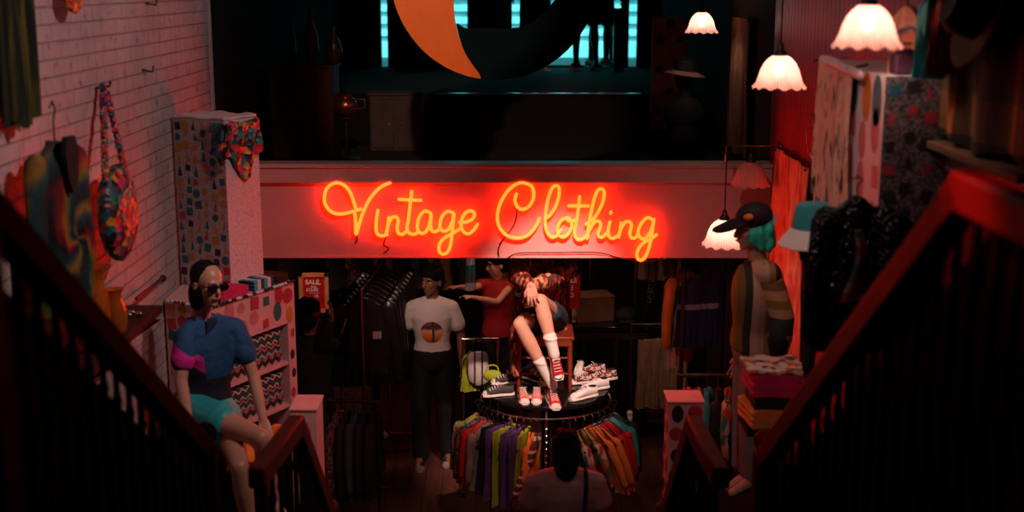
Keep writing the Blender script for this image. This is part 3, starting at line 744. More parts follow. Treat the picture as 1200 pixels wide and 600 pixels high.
TR = [(-0.24, .115, .10), (-0.10, .160, .115), (0.05, .162, .112), (0.28, .132, .095), (0.52, .150, .105), (0.72, .168, .112), (0.86, .150, .095), (0.95, .085, .07), (1.0, .052, .052)]
def torso_rings(J, k=1.0, t0=-0.24, t1=1.0, add=0.0, n=14, seg=28, wk=1.0):
    pe, nk = Vector(J['pelvis']), Vector(J['neck']); ch = Vector(J.get('chest', (pe + nk) / 2 + (nk - pe) * 0.12))
    r0 = Vector(J['hipR']) - Vector(J['hipL']); r1 = Vector(J['shR']) - Vector(J['shL'])
    path = lambda t: (pe + (ch - pe) * (t / 0.62)) if t < 0.62 else (ch + (nk - ch) * ((t - 0.62) / 0.38))
    rings = []
    for i in range(n + 1):
        t = t0 + (t1 - t0) * i / n
        for a in range(len(TR) - 1):
            if TR[a][0] <= t <= TR[a + 1][0] or a == len(TR) - 2 or t < TR[0][0]: break
        f = max(0, min(1, (t - TR[a][0]) / (TR[a + 1][0] - TR[a][0])))
        rx = (TR[a][1] * (1 - f) + TR[a + 1][1] * f) * k * wk + add; ry = (TR[a][2] * (1 - f) + TR[a + 1][2] * f) * k + add
        c = path(t); up = (path(t + 0.05) - path(t - 0.05)).normalized()
        right = (r0 * (1 - max(0, min(1, t))) + r1 * max(0, min(1, t))); right = (right - up * right.dot(up)).normalized(); fw = up.cross(right)
        rings.append([c + right * rx * cos(2 * pi * j / seg) + fw * ry * sin(2 * pi * j / seg) for j in range(seg)])
    return rings


def body_shapes(m, J, s=1.0, legs=True, arms=True, head=True):
    m.loft(torso_rings(J, s))
    g = {k: Vector(v) for k, v in J.items() if isinstance(v, (tuple, Vector))}
    m.tube([g['shL'], g['neck'] - (g['neck'] - g['pelvis']).normalized() * 0.05, g['shR']], [0.052 * s, 0.06 * s, 0.052 * s])
    if head:
        hc = J['headM'] @ Vector((0, 0.018, -0.05)); m.tube([g['neck'] - (g['neck'] - g['pelvis']).normalized() * 0.04, g['neck'], hc], [0.062 * s, 0.054 * s, 0.05 * s])
        head_shapes(m, J['headM'])
    if arms:
        for q_ in 'LR':
            if 'el' + q_ not in g: continue
            a, e, w = g['sh' + q_], g['el' + q_], g['wr' + q_]
            m.tube([a, a.lerp(e, 0.5), e], [0.050 * s, 0.044 * s, 0.037 * s]); m.tube([e, e.lerp(w, 0.35), w], [0.038 * s, 0.037 * s, 0.024 * s])
            h = J.get('hand' + q_, dict(d=w - e, pn=(-1 if q_ == 'R' else 1, 0, 0), th=(0, -1, 0)))
            hand_shapes(m, w, h['d'], h['pn'], h['th'], h.get('curl', 0.3), s * h.get('s', 1.0))
    if legs:
        for q_ in 'LR':
            if 'kn' + q_ not in g: continue
            h, kn, an = g['hip' + q_], g['kn' + q_], g['an' + q_]
            m.tube([h, h.lerp(kn, 0.5), kn], [0.088 * s, 0.072 * s, 0.052 * s], seg=14); m.tube([kn, kn.lerp(an, 0.3), kn.lerp(an, 0.65), an], [0.052 * s, 0.056 * s, 0.042 * s, 0.034 * s], seg=14)
            if 'toe' + q_ in g:
                t = g['toe' + q_]; m.tube([an + (an - t).normalized() * 0.04 + Vector((0, 0, -0.01)), an.lerp(t, 0.5) + Vector((0, 0, -0.0)), t], [0.036 * s, 0.034 * s, 0.026 * s], seg=12)


def top_shapes(m, J, s=1.0, hem=-0.12, sleeve=0.6, add=0.016, flare=0.01, long=False, cuff=0.8, puff=0.0):
    rings = torso_rings(J, s, hem, 0.955, add)
    m.loft(rings)
    g = J
    nk = Vector(g['neck']) - (Vector(g['neck']) - Vector(g['pelvis'])).normalized() * 0.05
    m.tube([g['shL'], nk, g['shR']], [0.050 * s + add * .8, 0.060 * s + add, 0.050 * s + add * .8])
    for q_ in 'LR':
        if 'el' + q_ not in g: continue
        a, e, w = Vector(g['sh' + q_]), Vector(g['el' + q_]), Vector(g['wr' + q_])
        if long:
            c = e.lerp(w, cuff)
            m.tube([a, a.lerp(e, 0.5), e, e.lerp(c, 0.5), c], [0.062 + puff * .3, 0.058 + puff * .6, 0.053 + puff, 0.05 + puff * 1.3, 0.036 + puff * 0.5], seg=14)
        else:
            e = a.lerp(e, sleeve); m.tube([a, e], [0.054 * s + add * .4, 0.058 * s + add], seg=14, round_=True)


def leg_shapes(m, J, s=1.0, to=1.0, wide=0.0, seat=True):
    if seat: m.loft(torso_rings(J, s, -0.24, 0.16, 0.014, n=6))
    for q_ in 'LR':
        if 'kn' + q_ not in J: continue
        h, kn, an = Vector(J['hip' + q_]), Vector(J['kn' + q_]), Vector(J['an' + q_])
        if to <= 1.0: e = h.lerp(kn, to); m.tube([h, e], [0.100 * s, (0.092 - 0.02 * to) * s + wide], seg=14)
        else:
            e = kn.lerp(an, to - 1.0); m.tube([h, h.lerp(kn, 0.5), kn, e], [0.100 * s, 0.085 * s + wide * .5, 0.066 * s + wide, 0.056 * s + wide], seg=14)


def hair_shapes(m, M, vol=1.0, back=0.0):
    m.ell((0, 0.022, 0.055), (0.082 * vol, 0.094 * vol, 0.080 * vol), M=M)
    m.ell((0, 0.050 + back, 0.000), (0.078 * vol, 0.068 * vol, 0.085), M=M)
    rnd = random.Random(3)
    for i in range(26):
        a = rnd.uniform(0, 2 * pi); e = rnd.uniform(0.25, 1.2)
        m.ell((0.075 * vol * cos(a) * cos(e), 0.022 + 0.085 * vol * sin(a) * cos(e), 0.060 + 0.075 * vol * sin(e)), rnd.uniform(0.016, 0.026), M=M, u=8, v=6)


def local(J, o):
    R = {}
    for k, v in J.items():
        if isinstance(v, Matrix): R[k] = Matrix.Translation(-Vector(o)) @ v
        elif isinstance(v, dict): R[k] = v
        else: R[k] = Vector(v) - Vector(o)
    return R


def stand(h=1.72, look=(0, -1, 0), stride=0.1, s=1.0, arms=None, tilt=0.0):
    """Joints of a standing figure with the feet on z=0, facing -Y."""
    k = h / 1.72
    J = dict(pelvis=(0, 0, .96 * k), chest=(0, .0, 1.24 * k), neck=(0, .01, 1.47 * k), hipL=(-.085 * k, 0, .90 * k), hipR=(.085 * k, 0, .90 * k),
             shL=(-.165 * k, .005, 1.375 * k), shR=(.165 * k, .005, 1.375 * k), elL=(-.25 * k, .03, 1.13 * k), elR=(.25 * k, .03, 1.13 * k),
             wrL=(-.27 * k, -.04, .88 * k), wrR=(.27 * k, -.04, .88 * k), knL=(-.10 * k, -.02 - stride, .50 * k), knR=(.10 * k, -.02 + stride * .3, .50 * k),
             anL=(-.11 * k, .02 - stride, .085 * k), anR=(.11 * k, .02 + stride, .085 * k), toeL=(-.13 * k, -.12 - stride, .035), toeR=(.13 * k, -.12 + stride, .035),
             headM=headM((0, -.005, 1.595 * k), look, tilt=tilt, s=k * 1.06))
    if arms: J.update(arms)
    return {k_: (v if isinstance(v, (Matrix, dict)) else Vector(v)) for k_, v in J.items()}


# ------------------------------------------------------------------ shoes, garments, boxes
def sneaker(name, label, loc, rz, upper, sole='sole', lace='white', size=0.27, M=None, parent=None, group=None, high=False, cat='shoe'):
    """Low canvas trainer, toe towards -Y."""
    k = size / 0.27
    t = thing(name, label, cat, loc, rz, group) if parent is None else parent
    X = (M or Matrix()) @ Matrix.Diagonal((k, k, k, 1))
    hw = lambda y: 0.046 * (1 - 0.22 * math.exp(-((y - 0.02) / 0.04) ** 2)) * (1 - max(0, abs(y) - 0.09) ** 2 * 190) - (0.008 if y > 0.05 else 0)
    ys = [-0.133, -0.125, -0.11, -0.085, -0.05, -0.01, 0.03, 0.07, 0.105, 0.125, 0.132]
    def rng(z, f, top=None):
        pass
    def ring(y, z0, z1, w):
        return [Vector((w * cos(a), y, (z0 + z1) / 2 + (z1 - z0) / 2 * (abs(sin(a)) ** 0.6) * (1 if sin(a) > 0 else -1))) for a in [2 * pi * j / 16 for j in range(16)]]
    m = MB(); m.loft([ring(y, 0.0, 0.026, max(0.012, hw(y))) for y in ys], M=X)
    m.lathe([(0.040, 0.0), (0.040, 0.012), (0.034, 0.024), (0.018, 0.030), (0.004, 0.031)], c=(0, -0.090, 0.018), seg=16, M=X)
    so = m.build('sole', sole, t)
    prof = {-0.10: 0.048, -0.085: 0.056, -0.05: 0.068, -0.01: 0.082, 0.03: 0.094, 0.07: 0.092, 0.105: 0.090, 0.122: 0.086}
    if high: prof = {y: z + (0.045 if y > 0.0 else 0) for y, z in prof.items()}
    m = MB(); m.loft([ring(y, 0.018, z, max(0.014, hw(y) * 0.90)) for y, z in prof.items()], M=X)
    up = m.build('upper', upper, t)
    m = MB()
    for i in range(5):
        y = -0.070 + i * 0.021; z = 0.064 + i * 0.0085 + (0.012 if high and i > 3 else 0)
        m.tube([(-0.024, y, z - 0.008), (0, y - 0.004, z + 0.006), (0.024, y, z - 0.008)], 0.0035, seg=6, M=X)
    m.tube([(-0.02, 0.018, 0.104), (-0.03, 0.0, 0.112), (0, 0.012, 0.106), (0.03, 0.0, 0.112), (0.02, 0.018, 0.104)], 0.003, seg=6, M=X)
    m.build('laces', lace, t)
    m = MB(); m.lathe([(0.028, 0), (0.028, 0.003)], c=(0, 0.085, (prof[0.07] - 0.001)), seg=16, M=X @ Matrix.Diagonal((1, 1.25, 1, 1)) @ Matrix.Translation((0, -0.017, 0)))
    m.build('lining', 'black' if upper != 'black' else 'grey', t)
    return t


def hanger(root, w=0.4, z=0.0, mat='iron', hook=0.12):
    m = MB(); m.tube([(-w / 2, 0, z - 0.10), (-0.03, 0, z - 0.01), (0, 0, z), (0.03, 0, z - 0.01), (w / 2, 0, z - 0.10), (-w / 2, 0, z - 0.10)], 0.005, seg=6)
    m.tube([(0, 0, z), (0, 0, z + hook * .5), (0.02, 0, z + hook * .8), (0.0, 0, z + hook), (-0.02, 0, z + hook * .85)], 0.0035, seg=6)
    return m.build('hanger', mat, root)


def garment(m, kind, w, L, seed=0, th=0.05, fold=0.02):
    """Hanging garment with its neck at the origin, hanging to -L, width along X."""
    rnd = random.Random(seed); ph = rnd.uniform(0, 6)
    if kind in ('shirt', 'dress', 'coat', 'jacket', 'vest'):
        prof = [(0.0, 0.22), (0.02, 0.34), (0.06, 0.70), (0.10, 0.92), (0.20, 0.98), (0.5, 0.94), (0.8, 1.0), (1.0, 1.06 if kind != 'dress' else 1.2)]
        ztab = lambda t: -L * t if t > 0.2 else -min(L * t, 0.9 * t)
    elif kind == 'skirt': prof = [(0.0, 0.7), (0.1, 0.78), (0.5, 0.95), (1.0, 1.1)]
    else: prof = [(0.0, 0.8), (0.1, 0.86), (0.5, 0.9), (1.0, 0.95)]
    rings = []; n = 18; seg = 44
    for i in range(n + 1):
        t = i / n
        for a in range(len(prof) - 1):
            if t <= prof[a + 1][0]: break
        f = (t - prof[a][0]) / (prof[a + 1][0] - prof[a][0]); ww = (prof[a][1] * (1 - f) + prof[a + 1][1] * f) * w / 2
        r = []
        for j in range(seg):
            an = 2 * pi * j / seg; x = ww * cos(an)
            y = th / 2 * sin(an) * (0.6 + 0.6 * t) + fold * t * sin(x * 55 / (w + 0.1) + ph + 2 * sin(t * 3 + ph)) * 0.7 + fold * .4 * sin(an * 5 + t * 4)
            z = -L * t + (0.012 * sin(x * 40 + ph) if i == n else 0)
            if kind in ('shirt', 'dress', 'coat', 'jacket', 'vest') and t < 0.12: z = -L * t * 0.8 - abs(x) * 0.35
            elif kind in ('shirt', 'dress', 'coat', 'jacket', 'vest'): z = -L * t - 0.0 - abs(x) * 0.35 * max(0, 1 - (t - 0.12) * 4)
            r.append(Vector((x, y, z)))
        rings.append(r)
    m.loft(rings)


def sleeves(m, w, L, drop=0.0, r=0.055, th=0.6, seed=0):
    for sx in (m.side,):
        a = Vector((sx * w * 0.42, 0, -0.10)); e = a + Vector((sx * (0.05 + drop), 0, -L * 0.5)); c = a + Vector((sx * (0.07 + drop * 1.2), -0.01, -L))
        m.tube([a, e, c], [r * 1.25, r, r * 0.85], seg=12, flat=((0, 1, 0), th))


def hang(name, label, cat, loc, rz, kind, w, L, mat, sl=0, group=None, th=0.05, fold=0.02, seed=0, hook=0.10, drop=0.0, extra=None, vox=None):
    t = thing(name, label, cat, loc, rz, group)
    hanger(t, min(w * 0.9, 0.42), 0.0, hook=hook)
    m = MB(); M0 = Matrix.Translation((0, 0, 0.0)); garment(m, kind, w, L, seed, th, fold)
    m.build('cloth', mat, t)
    if sl:
        for sd in (-1, 1):
            m = MB(); m.side = sd; sleeves(m, w, sl, drop); m.build('sleeve', extra or mat, t)
    return t


def print_panel(m, o, ux, uz, w, h, nx, nz, seed=0, kinds=('circle', 'square', 'tri'), cols=(1, 2, 3, 4), size=0.5, nrm=None, rows=None):
    """Printed shapes as thin coloured faces on a panel; same mesh, own material slots."""
    ux = Vector(ux).normalized(); uz = Vector(uz).normalized(); n = nrm.normalized() * 0.0012; rnd = random.Random(seed)
    for i in range(nx):
        for j in range(nz):
            u = (i + 0.5 + rnd.uniform(-.12, .12)) * w / nx; v = (j + 0.5 + (0.25 if i % 2 else -.1) + rnd.uniform(-.08, .08)) * h / nz
            r = min(w / nx, h / nz) * size * rnd.uniform(0.75, 1.1); kd = rnd.choice(kinds); mi = rnd.choice(cols)
            u = min(max(u, r), w - r); v = min(max(v, r * 1.3), h - r * 1.3)
            if kd == 'circle': q_ = [(r * cos(a), r * sin(a)) for a in [2 * pi * k / 14 for k in range(14)]]
            elif kd == 'oval': q_ = [(r * .85 * cos(a), r * 1.3 * sin(a)) for a in [2 * pi * k / 16 for k in range(16)]]
            elif kd == 'square': q_ = [(-r * .8, -r * .8), (r * .8, -r * .8), (r * .8, r * .8), (-r * .8, r * .8)]
            else: q_ = [(-r * .6, -r), (r * .6, -r), (0, r * 1.3)]
            a0 = rnd.uniform(-.25, .25) if kd != 'oval' else 0
            q_ = [(x * cos(a0) - y * sin(a0), x * sin(a0) + y * cos(a0)) for x, y in q_]
            m.add([Vector(o) + n + ux * (u + x) + uz * (v + y) for x, y in q_], [tuple(range(len(q_)))], mi)

PRINTS = ['pinkpaper', 'p_teal', 'p_red', 'p_orange', 'p_black', 'p_green', 'p_pink', 'whitepaper', 'terrazzo', 'darkterrazzo']
def text_mesh(txt, size, mat, name, parent, loc, rot=(radians(90), 0, 0), ext=0.002):
    c = bpy.data.curves.new('txt', 'FONT'); c.body = txt; c.size = size; c.align_x = 'CENTER'; c.align_y = 'CENTER'; c.extrude = ext; c.offset = size * 0.018
    o = bpy.data.objects.new('txt', c); COL.objects.link(o)
    dg = bpy.context.evaluated_depsgraph_get(); me = bpy.data.meshes.new_from_object(o.evaluated_get(dg))
    bpy.data.objects.remove(o); me.materials.clear(); me.materials.append(MAT[mat])
    q_ = bpy.data.objects.new(name, me); COL.objects.link(q_); q_.parent = parent; q_.location = loc; q_.rotation_euler = rot
    return q_

def onz(px, py, z):
    a = P(px, py, 1.0) - Vector((0, 0, EYE)); return Vector((0, 0, EYE)) + a * ((z - EYE) / a.z)

_m = Mt('scribble_paper', 0.6); _v = _m.vor(34, feature='DISTANCE_TO_EDGE')
_m.color(_m.mix(_m.ramp(_v.outputs['Distance'], [(0.0, (1, 1, 1)), (0.035, (0, 0, 0))]), (0.62, 0.44, 0.46), (0.24, 0.14, 0.17))); MAT['scribble'] = _m.m

# ------------------------------------------------------------------ left wall
def drape(name, label, cat, X, Y0, Y1, z0, z1, mat, nf=4, amp=0.02, sag=0.0, group=None, off=0.0, notch=None, pin='hook'):
    s_ = -1 if X > 0 else 1
    t = thing(name, label, cat, (X, (Y0 + Y1) / 2, z0), group=group)
    def fn(u, v):
        f = amp * sin(u * nf * 2 * pi + off) * (0.35 + 0.65 * v) + amp * .5 * sin(u * nf * 4.3 + v * 3)
        zz = z1 - v * (z1 - z0) - sag * sin(u * pi) * (1 - v) + (0.02 * sin(u * 9 + off) * v) - (notch or 0) * v * abs(u - 0.5) * 2
        return (X + s_ * f, Y0 + (Y1 - Y0) * (u + 0.03 * sin(v * 5 + u * 6)), zz)
    m = MB(); m.slab(fn, 40, 24, 0.008); m.build('cloth', mat, t, world=True)
    m = MB()
    for y in (Y0 + 0.02, Y1 - 0.02):
        m.tube([(X + s_ * 0.02, y, z1 - 0.012), (X - s_ * 0.06, y, z1 + 0.004)], 0.006, seg=6)
    m.build('hook', 'iron', t, world=True)
    return t

drape('velvet_scarf', 'green and yellow streaked velvet scarf hanging at the far left of the brick wall', 'scarf', -1.93, 4.87, 5.24, 3.46, 5.2, 'greenvelvet', 5, 0.02)
drape('pointed_dark_sheet', 'black pointed sheet on the brick wall beside the velvet scarf', 'cloth', -1.95, 5.42, 5.78, 4.02, 4.9, 'black', 3, 0.012, notch=-0.22)  # black pointed sheet set close to the brick
t = thing('sequin_purse', 'small orange sequinned purse high on the brick wall, cut by the top edge', 'purse', PXW(87, 8, -1.93))
m = MB(); m.ell((0, 0, 0.04), (0.03, 0.10, 0.07)); m.build('purse_body', speckle('orange_sequins', [(0.8, 0.2, 0.05), (0.5, 0.04, 0.02), (0.9, 0.4, 0.15), (0.4, 0.05, 0.02)], 60, 0.3), t)
m = MB(); m.tube([(0, -0.07, 0.08), (-0.03, 0, 0.42), (0, 0.07, 0.08)], 0.008, seg=6); m.build('strap', 'orange', t)

c = PXW(64, 165, -1.86)
t = hang('tie_dye_shirt', 'rainbow tie dye shirt on a hanger against the white brick wall', 'shirt', c, pi / 2 - 0.2, 'shirt', 0.36, 0.70, 'rainbow', sl=0.42, th=0.10, fold=0.03, hook=0.16, drop=-0.03)
m = MB(); m.loft([[Vector((x * k * 0.8, -0.055 + y, z)) for x, y in ((-0.10, 0), (0.10, 0), (0.09, -0.02), (-0.09, -0.02))] for k, z in ((0.45, 0.02), (0.7, -0.04), (0.55, -0.14), (0.15, -0.21))])
m.build('collar', 'black', t)

c = PXW(121, 101, -1.96); bc = PXW(138, 246, -1.88)
t = thing('beaded_bag', 'multicoloured beaded shoulder bag hanging by its long strap on the brick wall', 'bag', Vector((c.x, c.y, bc.z - 0.28)))
m = MB(); rr = [(0.02, 0.205), (0.10, 0.20), (0.17, 0.15), (0.215, 0.05), (0.22, -0.05), (0.19, -0.14), (0.12, -0.21), (0.04, -0.25)]
m.lathe([(r, z) for r, z in rr], seg=26, M=Matrix.Translation(bc) @ Matrix.Rotation(0.2, 4, 'X') @ Matrix.Diagonal((0.33, 1.0, 1, 1)))
m.build('bag_body', 'sequin2', t, world=True)
m = MB(); rnd = random.Random(4)
a = bc + Vector((0, -0.16, 0.16)); b_ = bc + Vector((0, 0.17, 0.13))
for s0, s1 in ((c, a), (c + Vector((0.0, 0.05, -0.04)), b_)):
    L = (s1 - s0).length
    for k in range(int(L / 0.026) + 1):
        p = s0.lerp(s1, k * 0.026 / L)
        m.ell(p + Vector((0.0, rnd.uniform(-.008, .008), 0)), (0.018, rnd.uniform(.020, .032), 0.018), u=7, v=5)
m.build('strap', 'sequin', t, world=True)
m = MB(); m.tube([c + Vector((-0.04, 0, -0.01)), c + Vector((0.03, 0, 0)), c + Vector((0.035, 0, 0.02))], 0.006, seg=6); m.build('hook', 'iron', t, world=True)
for px, py in ((168, 82), (172, 4)):
    t = tag((lambda m: (m.tube([(0, 0, 0), (0.05, 0, -0.01), (0.055, 0, 0.02)], 0.005, seg=6), m.tube([(0.002, -0.02, 0), (0.002, 0.02, 0)], 0.008, seg=6), m.build('wall_hook', 'iron'))[2])(MB()),
            'small empty iron hook on the white brick wall, ' + ('right of the bag strap' if py > 50 else 'near the top edge'), 'hook')
    t.location = PXW(px, py, -2.0)

sx0, sx1, sy0, sy1, sz = -1.995, -1.76, 5.15, 6.25, 2.42
t = thing('wall_shelf', 'dark red wooden shelf on the brick wall behind the left railing', 'shelf', ((sx0 + sx1) / 2, (sy0 + sy1) / 2, sz - 0.2))
m = MB(); m.box(((sx0 + sx1) / 2, (sy0 + sy1) / 2, sz - 0.02), (sx1 - sx0, sy1 - sy0, 0.04)); m.build('shelf_board', 'redwood', t, world=True, bevel=0.004)
for y in (5.3, 6.1):
    m = MB(); m.prism([(sx0, y, sz - 0.04), (sx1 + 0.03, y, sz - 0.04), (sx0, y, sz - 0.22)], (0, 1, 0), 0.02); m.build('bracket', 'redwood', t, world=True, smooth=False)
def vase(label, loc, r, h, neck, mat, name='amber_vase'):
    m = MB(); pr = [(0.3 * r, 0), (0.8 * r, 0.01), (r, h * 0.3), (r * .95, h * 0.55), (neck * r, h * 0.78), (neck * r * 1.0, h * 0.9), (neck * r * 1.3, h)]
    m.lathe(pr + [(a - 0.004, max(z - 0.001, 0.008)) for a, z in reversed(pr)], seg=28, cap=True)
    o = m.build(name, mat); o.location = loc; return tag(o, label, 'vase')
vase('large amber glass vase on the dark red wall shelf', (-1.865, 5.45, sz), 0.098, 0.37, 0.8, 'amber')
vase('small amber glass vase on the wall shelf, right of the large one', (-1.83, 5.72, sz), 0.055, 0.21, 0.6, 'amber')
m = MB()
for k in range(5): m.ell((0.03 * cos(k * 2.1), 0.03 * sin(k * 2.1), 0.014), (0.020, 0.014, 0.014), u=10, v=6)
o = m.build('costume_jewellery', 'chrome', vox=0.004, sm=1); o.location = (-1.84, 6.02, sz); tag(o, 'small heap of silver costume jewellery at the right end of the wall shelf', 'jewellery', kind='stuff')
t = thing('wall_rod', 'thin dark slanting rod fixed to the brick wall beside the shelf', 'rod', PXW(176, 338, -1.99))
m = MB(); m.tube([PXW(160, 350, -1.9), PXW(190, 326, -1.97), PXW(191, 326, -2.0)], 0.009, seg=8); m.build('rod', 'iron', t, world=True)
m = MB(); m.tube([PXW(191, 326, -1.985), PXW(191, 326, -2.0)], 0.02, seg=10); m.build('wall_plate', 'iron', t, world=True)

# ------------------------------------------------------------------ left boxes
rv = Vector((0.479, 0.878, 0)); lv = Vector((-0.878, 0.479, 0)); UP = Vector((0, 0, 1))
C0 = P(262, 142, 7.3); zt = C0.z; zb = 2.235; C0.z = 0
t = thing('printed_display_box', 'tall box papered with small coloured shapes on one side and pale scribbles on the other', 'display box', C0 + UP * zb + lv * 0.2 + rv * 0.15)
wl, wr_ = 0.385, 0.295
q4 = lambda z: [C0 + UP * z, C0 + rv * wr_ + UP * z, C0 + rv * wr_ + lv * wl + UP * z, C0 + lv * wl + UP * z]
m = MB(); a, b_ = q4(zb), q4(zt)
m.add(a + b_, [(3, 2, 1, 0), (4, 5, 6, 7)], 7); m.add(a + b_, [(0, 1, 5, 4)], 10); m.add(a + b_, [(1, 2, 6, 5)], 7); m.add(a + b_, [(2, 3, 7, 6)], 7); m.add(a + b_, [(3, 0, 4, 7)], 8)
print_panel(m, C0 + lv * wl + UP * zb, -lv, UP, wl, zt - zb, 6, 15, 3, cols=(1, 2, 3, 1, 4, 3), size=0.42, nrm=-rv)
m.build('box_body', PRINTS + ['scribble'], t, world=True, smooth=False)
m = MB(); m.slab(lambda u, v: C0 + lv * (wl * v * 0.98 + .004) + rv * (wr_ * u * .98 + .003) + UP * (zt + 0.010 + 0.008 * sin(u * 14) * sin(v * 11)), 20, 20, 0.012); m.build('paper_top', 'whitepaper', t, world=True)
rf = lambda s_, z, o=0.0: C0 + rv * s_ - lv * o + UP * z
m = MB(); m.slab(lambda u, v: rf(-0.005 + u * 0.30, zt - 0.012 + 0.008 * sin(u * 9) - v * ((0.20 + 0.13 * sin(pi * min(1, max(0, u * 1.25 - .12)))) - 0.0), 0.016 + 0.012 * sin(u * 17 + v * 5)), 26, 20, 0.022)
m.slab(lambda u, v: C0 + lv * (0.075 * u * (1 - 0.2 * v)) - rv * (0.016 + 0.008 * sin(v * 9)) + UP * (zt - 0.012 - v * (0.26 - 0.10 * u)), 8, 16, 0.022)
o = m.build('sequin_shorts', 'sequin2', base=rf(0.15, zt - 0.35, 0.02)); tag(o, 'dark rainbow sequinned shorts hung over the corner of the tall box', 'shorts')

Bk = Vector((-1.69, 6.94, 0)); Ak = Bk + rv * 0.75; ztop = 2.232
t = thing('polka_cabinet', 'polka dot papered cabinet with open shelves of knitwear behind the seated mannequin', 'cabinet', Bk + rv * .37 + lv * .2)
poly = [Bk, Ak, Ak + lv * 0.52, Vector((-1.985, 7.95, 0)), Vector((-1.985, 7.105, 0))]
m = MB(); m.prism([p + UP * 1.98 for p in poly], UP, ztop - 1.98, 0)
print_panel(m, Bk + UP * 1.98, rv, UP, 0.75, ztop - 1.98, 7, 2, 5, kinds=('oval', 'circle', 'square', 'oval'), cols=(2, 6, 1, 3, 2), size=0.42, nrm=-lv)
print_panel(m, Vector((-1.985, 7.105, 1.98)), (Bk - Vector((-1.985, 7.105, 0))), UP, 0.33, ztop - 1.98, 4, 3, 6, cols=(1, 2, 3), nrm=-rv)
m.build('cabinet_top', PRINTS, t, world=True, smooth=False)
inn = [p for p in (Bk + lv * 0.26, Ak + lv * 0.26, Ak + lv * 0.52, Vector((-1.985, 7.95, 0)), Vector((-1.985, 7.105, 0)))]
m = MB(); m.prism(inn, UP, 1.98, 0); print_panel(m, Vector((-1.985, 7.105, 0.2)), (Bk - Vector((-1.985, 7.105, 0))), UP, 0.3, 1.7, 3, 14, 6, cols=(1, 2, 3), nrm=-rv)
m.build('back_body', PRINTS, t, world=True, smooth=False)
for s0 in (0.0, 0.68):
    m = MB(); e = 0.07 if s0 > 0.3 else 0.03
    q_ = [Bk + rv * s0, Bk + rv * (s0 + e), Bk + rv * (s0 + e) + lv * 0.258, Bk + rv * s0 + lv * 0.258]
    m.prism(q_, UP, 1.978, 0); print_panel(m, Bk + rv * s0, rv, UP, e, 1.978, 1, 16, 8, kinds=('oval',), cols=(2, 4, 2), size=0.38, nrm=-lv)
    m.build('side_panel', PRINTS, t, world=True, smooth=False)
boards = [1.72, 1.45, 1.18, 0.8]
for z in boards:
    m = MB(); m.prism([Bk + rv * 0.032 + lv * .004 + UP * z, Bk + rv * 0.678 + lv * .004 + UP * z, Bk + rv * 0.678 + lv * 0.256 + UP * z, Bk + rv * 0.032 + lv * 0.256 + UP * z], UP, 0.02, 0)
    m.build('shelf', 'pinkpaper', t, world=True, smooth=False)
m = MB()
for k in range(29): m.ell(Bk + rv * (k * 0.0262) - lv * 0.012 + UP * (ztop + 0.002), 0.011, u=8, v=5)
for k in range(12): m.ell(Bk + (Vector((-1.985, 7.105, 0)) - Bk).normalized() * (k * 0.027) - rv * 0.012 + UP * (ztop + 0.002), 0.011, u=8, v=5)
o = m.build('pompom_trim', speckle('black_white_pompoms', [(0.02, 0.02, 0.02), (0.7, 0.6, 0.6)], 30), t, world=True); o['kind'] = 'stuff'
def folded(name, label, cat, c, ax, w, d, h, mat, seed=0, group=None, layers=3):
    t = thing(name, label, cat, c, atan2(ax[1], ax[0]), group)
    for k in range(layers):
        m = MB(); rnd = random.Random(seed + k); z = h / layers * (k + 0.5); n = 16
        ring = lambda y, f: [Vector((w / 2 * f * (abs(cos(a)) ** .4) * (1 if cos(a) > 0 else -1), y, z + h / layers * .5 * (abs(sin(a)) ** .6) * (1 if sin(a) > 0 else -1) + 0.004 * sin(y * 30 + cos(a) * 4))) for a in [2 * pi * j / n for j in range(n)]]
        m.loft([ring(d * (i / 6 - .5), 0.94 if i in (0, 6) else 1.0) for i in range(7)])
        m.build('fold', mat, t)
    return t
kn = [('knit_a', 'teal zigzag'), ('knit_b', 'black and white zigzag'), ('knit_c', 'pink striped'), ('knit_a', 'teal zigzag')]
where = {1.74: ('top', 3), 1.47: ('middle', 3), 1.20: ('lowest', 2)}
for z0, (wn, cnt) in where.items():
    zz = z0
    for k in range(cnt):
        mt, nm_ = kn[(k + int(z0 * 10)) % 3]; hh = 0.068
        folded('folded_sweater', nm_ + ' knitted sweater folded on the ' + wn + ' visible cabinet shelf', 'sweater', Bk + rv * 0.355 + lv * 0.13 + UP * zz, rv, 0.60, 0.22, hh, mt, k, 'knitwear in the polka dot cabinet', 2)
        zz += hh + 0.002
folded('folded_scarf', 'dark red folded scarf on the polka dot cabinet beside the sunglasses', 'scarf', Bk + rv * 0.24 + lv * 0.12 + UP * (ztop + .001), rv, 0.26, 0.2, 0.05, 'magenta', 1)
folded('folded_scarf', 'light blue and white folded scarf on the polka dot cabinet', 'scarf', Bk + rv * 0.50 + lv * 0.11 + UP * (ztop + .001), rv, 0.20, 0.18, 0.06, stripes('blue_white_stripe', 0, 11, [(0.03, 0.3, 0.42), (0.6, 0.5, 0.5), (0.02, 0.03, 0.05)]), 2)
folded('folded_scarf', 'black folded scarf at the far end of the polka dot cabinet', 'scarf', Bk + rv * 0.67 + lv * 0.11 + UP * (ztop + .001), rv, 0.12, 0.18, 0.05, 'black', 3)

